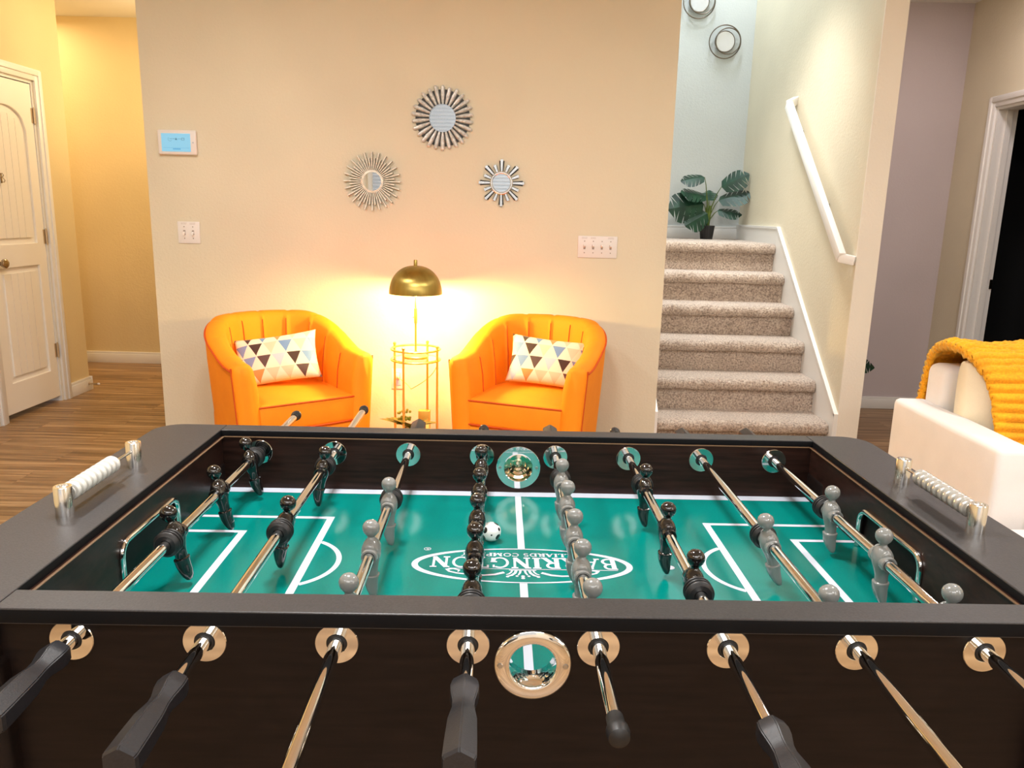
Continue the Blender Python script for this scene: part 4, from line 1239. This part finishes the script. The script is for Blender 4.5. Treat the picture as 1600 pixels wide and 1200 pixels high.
# rods with players
def man_mesh():
    bm = bmesh.new(); n = 20; rings = []
    sec = [  # z, cx, rx, ry, squareness
        (-.0705, .0040, .0026, .0060, .8), (-.0690, .0036, .0042, .0082, .7), (-.064, .0024, .0062, .0098, .65), (-.056, .0008, .0084, .0104, .65), (-.047, -.0006, .0098, .0108, .7),
        (-.0385, -.0004, .0108, .0114, .75), (-.0362, 0, .0114, .0118, .8), (-.0350, .0002, .0112, .0116, .8), (-.0338, .0004, .0088, .0100, .9),
        (-.024, .0004, .0092, .0104, 1), (-.017, 0, .0108, .0124, 1), (-.010, 0, .0126, .0150, 1), (-.003, 0, .0142, .0178, .9), (.003, 0, .0144, .0184, .9),
        (.009, 0, .0134, .0180, .9), (.0145, 0, .0110, .0158, .95), (.0185, 0, .0082, .0112, 1), (.0215, 0, .0056, .0062, 1), (.0245, 0, .0054, .0056, 1),
        (.0270, .0002, .0078, .0078, 1), (.0305, .0003, .0108, .0106, 1), (.0350, .0003, .0124, .0120, 1), (.0395, .0001, .0124, .0121, 1), (.0435, 0, .0108, .0106, 1), (.0470, 0, .0074, .0073, 1), (.0487, 0, .0030, .0030, 1)]
    for z, cx, rx, ry, q in sec:
        r = []
        for k in range(n):
            a = 2*pi*k/n; c, s = cos(a), sin(a)
            r.append((cx+rx*math.copysign(abs(c)**q, c), ry*math.copysign(abs(s)**q, s), z))
        rings.append(r)
    loft(bm, rings)
    # clamp collar each side round the rod
    for s in (-1, 1):
        lathe(bm, [(.0086, s*.0225), (.0112, s*.0225), (.0120, s*.018), (.0118, s*.012)], 24, 'Y', cap=False)
    # shoulders
    for s in (-1, 1):
        m_ = Matrix.Translation((0, s*.0135, .0085)) @ Matrix.Diagonal((1, .62, 1.2, 1)); bmesh.ops.create_uvsphere(bm, u_segments=14, v_segments=8, radius=.0085, matrix=m_)
    return bm
def bumper_mesh():
    bm = bmesh.new(); pr = [(.0085, -.013), (.0150, -.013), (.0165, -.011)]
    for k in range(3):
        y = -.009+k*.0065; pr += [(.0190, y), (.0195, y+.0014), (.0190, y+.0034), (.0160, y+.0044), (.0160, y+.0057)]
    pr += [(.0150, .013), (.0085, .013)]
    lathe(bm, pr, 40, 'Y', cap=False); return bm
def handle_mesh():
    """grip along -y from 0; hexagonal, waisted"""
    bm = bmesh.new(); rings = []
    for y, r in ((0, .0088), (0, .0135), (-.002, .0155), (-.012, .0172), (-.020, .0165), (-.034, .0132), (-.044, .0128), (-.056, .0148), (-.066, .0165), (-.100, .0178), (-.122, .0182), (-.126, .0165), (-.127, .006)):
        rings.append([(r*sin(2*pi*k/6), y, r*cos(2*pi*k/6)) for k in range(6)])
    loft(bm, rings)
    es = [e for e in bm.edges if abs((e.verts[0].co-e.verts[1].co).y) > .001]
    bmesh.ops.bevel(bm, geom=es, offset=.0012, segments=2, affect='EDGES')
    return bm
def cap_mesh():
    bm = bmesh.new(); lathe(bm, [(.0088, .014), (.0092, .0), (.0112, -.004), (.0118, -.010), (.0105, -.018), (.006, -.021), (0, -.0215)], 24, 'Y', cap=False); return bm
src = {}
def sub(kind, fn, mat, parent, loc, rot=(0, 0, 0), auto=40):
    key = (kind, mat)
    if key not in src:
        o = finish(kind, fn(), M[mat], parent, auto=auto); src[key] = o; o.location = loc; o.rotation_euler = rot; return o
    return copy_child(src[key], parent, loc, rot)
# (colour, near end y, near grip, far end y, far grip, tilt deg, man ys, bumper ys)
RODS = [
 ('black', -.030, 'grip', .995, 'cap', 12, (.652, .481, .290), (.679, .266)),
 ('black', -.085, 'grip', 1.060, 'cap', -10, (.604, .339), (.634, .314)),
 ('grey', -.34, 'cap', .815, 'grip', 0, (.432, .246, .075), (.462,)),
 ('black', -.083, 'grip', .90, 'cap', 0, (.626, .491, .363, .243, .119), (.093,)),
 ('grey', -.145, 'cap', .785, 'grip', 0, (.552, .433, .303, .190, .071), (.580,)),
 ('black', -.147, 'grip', .90, 'cap', 0, (.531, .339, .162), (.560, .136)),
 ('grey', -.36, 'cap', .78, 'grip', 14, (.300, .065), (.330,)),
 ('grey', -.33, 'cap', .79, 'grip', 3, (.430, .248, .071), (.458,))]
for i, (colr, yn, gn, yf, gf, tilt, men, bumps) in enumerate(RODS):
    bm = bmesh.new(); tube(bm, [(0, yn, 0), (0, yf, 0)], .0080, 32, cap=True)
    r = finish('rod', bm, M['chrome'], TT, auto=30); r.location = (XS[i], 0, ZR); r.rotation_euler = (0, 0, 0)
    r['label'] = 'chrome rod carrying %s players' % colr
    rt = (0, -radians(tilt), 0)
    for y in men:
        o = sub('player', man_mesh, 'man_black' if colr == 'black' else 'man_grey', r, (0, y, 0), rt, 50)
    for y in bumps: sub('bumper', bumper_mesh, 'rubber', r, (0, y, 0), (0, 0, 0), 30)
    for end, g, d in ((yn, gn, 1), (yf, gf, -1)):
        rz = 0 if d == 1 else pi
        if g == 'grip': sub('handle', handle_mesh, 'handle', r, (0, end+.004*d, 0), (0, 0, rz), 20)
        else: sub('end_cap', cap_mesh, 'rubber', r, (0, end, 0), (0, 0, rz))

# score counters
for s, ys, nb, mt in ((-1, (.262, .484), 9, 'bead_white'), (1, (.254, .470), 10, 'bead_silver')):
    X = -.669 if s < 0 else .660
    bm = bmesh.new(); tube(bm, [(X, ys[0], ZT+.029), (X, ys[1], ZT+.029)], .0026, 12); w = tp('score_wire', bm, 'chrome')
    for y in ys:
        bm = bmesh.new(); lathe(bm, [(.0125, ZT-.0005), (.0125, ZT+.042), (.0118, ZT+.0435), (.0085, ZT+.0435), (.0080, ZT+.041), (0, ZT+.041)], 40, 'Z', (X, y, 0)); finish('post', bm, M['chrome_soft'], w, auto=30)
    pitch = .0150; y = ys[0]+.022; b0 = None
    for k in range(nb):
        if b0 is None:
            bm = bmesh.new(); hw = pitch*.49
            lathe(bm, [(.0030, -hw), (.0090, -hw), (.0098, -hw*.80), (.0130, -hw*.62), (.0140, -hw*.3), (.0140, hw*.3), (.0130, hw*.62), (.0098, hw*.80), (.0090, hw), (.0030, hw)], 28, 'Y', cap=False)
            b0 = finish('score_bead', bm, M[mt], w, auto=35); b0.location = (X, y, ZT+.029)
        else: copy_child(b0, w, (X, y+pitch*k, ZT+.029))

# ball on the field
bm = bmesh.new(); bmesh.ops.create_uvsphere(bm, u_segments=40, v_segments=24, radius=.0170)
ball = finish('soccer_ball', bm, M['ball'], auto=0)
ct, st_ = cos(.0265), sin(.0265); bxx, byy = -.052, .470
ball.location = (bxx*ct-byy*st_, bxx*st_+byy*ct, ZF+.0172); ball.rotation_euler = (.4, .3, .9)
tag(ball, 'small black and white soccer ball on the green field behind the black players', 'ball')

# ---------------------------------------------------------------- lights
def area(loc, size, energy, col, rot=(0, 0, 0), sy=None, shape='DISK', spread=180):
    ld = bpy.data.lights.new('light', 'AREA'); ld.energy = energy; ld.color = col; ld.shape = shape if not sy else 'RECTANGLE'; ld.size = size
    if sy: ld.size_y = sy
    ld.spread = radians(spread)
    o = bpy.data.objects.new('light', ld); C.objects.link(o); o.location = loc; o.rotation_euler = rot; return o
WARM = (1, .86, .70); NEU = (1, .985, .965); COOL = (.82, .91, 1)
# ceiling fixture cluster near the table (three bulbs) and recessed lights
for dx, dy in ((-.11, 0), (.11, 0), (0, .16)):
    area((-.35+dx, .55+dy, 2.45), .09, 12, NEU)
for x, y in ((-1.9, -1.6), (1.6, -1.6), (-1.6, 1.6), (1.7, 1.2)):
    area((x, y, 2.69), .18, 25, NEU)
area((0, -2.6, 2.66), 2.4, 90, NEU, sy=1.6)
# warm hall light, plus a hidden tilted area added to brighten the left wall
area((-3.9, 5.1, 2.66), .9, 15, (1, .74, .42)); area((-2.15, 4.15, 2.62), .3, 7, (1, .76, .46), (0, radians(50), 0)); area((-2.2, 5.0, 2.2), .4, 10, (1, .76, .42), (0, radians(70), 0))
# stairwell, with a low tilted fill added to brighten the treads and skirt
area((1.25, 5.0, 5.2), .5, 64, COOL); area((1.2, 5.15, 3.9), .12, 9, COOL); area((1.15, 3.85, 3.0), .35, 13, (1, .96, .90), (radians(14), 0, 0), spread=95)
area((2.84, -.9, 1.9), 1.3, 26, (1, .97, .98), (0, radians(75), radians(-28)), sy=1.3)  # added window-like fill from the right, for main wall and sofa
# right hall
area((2.4, 3.5, 2.68), .2, 9, (1, .88, .88))
w = bpy.data.worlds.new('World'); bpy.context.scene.world = w; w.use_nodes = True
w.node_tree.nodes['Background'].inputs[0].default_value = (.9, .9, 1, 1); w.node_tree.nodes['Background'].inputs[1].default_value = .3

# ---------------------------------------------------------------- camera
p, rr_, yw = .2145, .0247, -.006
F_ = Vector((sin(yw)*cos(p), cos(yw)*cos(p), -sin(p))); Rt = Vector((cos(yw), -sin(yw), 0)); Up = Rt.cross(F_)
R2 = Rt*cos(rr_)+Up*sin(rr_); U2 = -Rt*sin(rr_)+Up*cos(rr_)
cd = bpy.data.cameras.new('Camera'); cam = bpy.data.objects.new('Camera', cd); C.objects.link(cam)
cam.matrix_world = Matrix(((R2.x, U2.x, -F_.x, -.027), (R2.y, U2.y, -F_.y, -.818), (R2.z, U2.z, -F_.z, 1.305), (0, 0, 0, 1)))
cd.sensor_width = 36; cd.lens = 1225/1600*36; cd.clip_start = .02
bpy.context.scene.camera = cam
bpy.context.scene.cycles.caustics_reflective = False
vs = bpy.context.scene.view_settings
vs.view_transform = 'Standard'; vs.look = 'None'; vs.exposure = .08; vs.gamma = 1
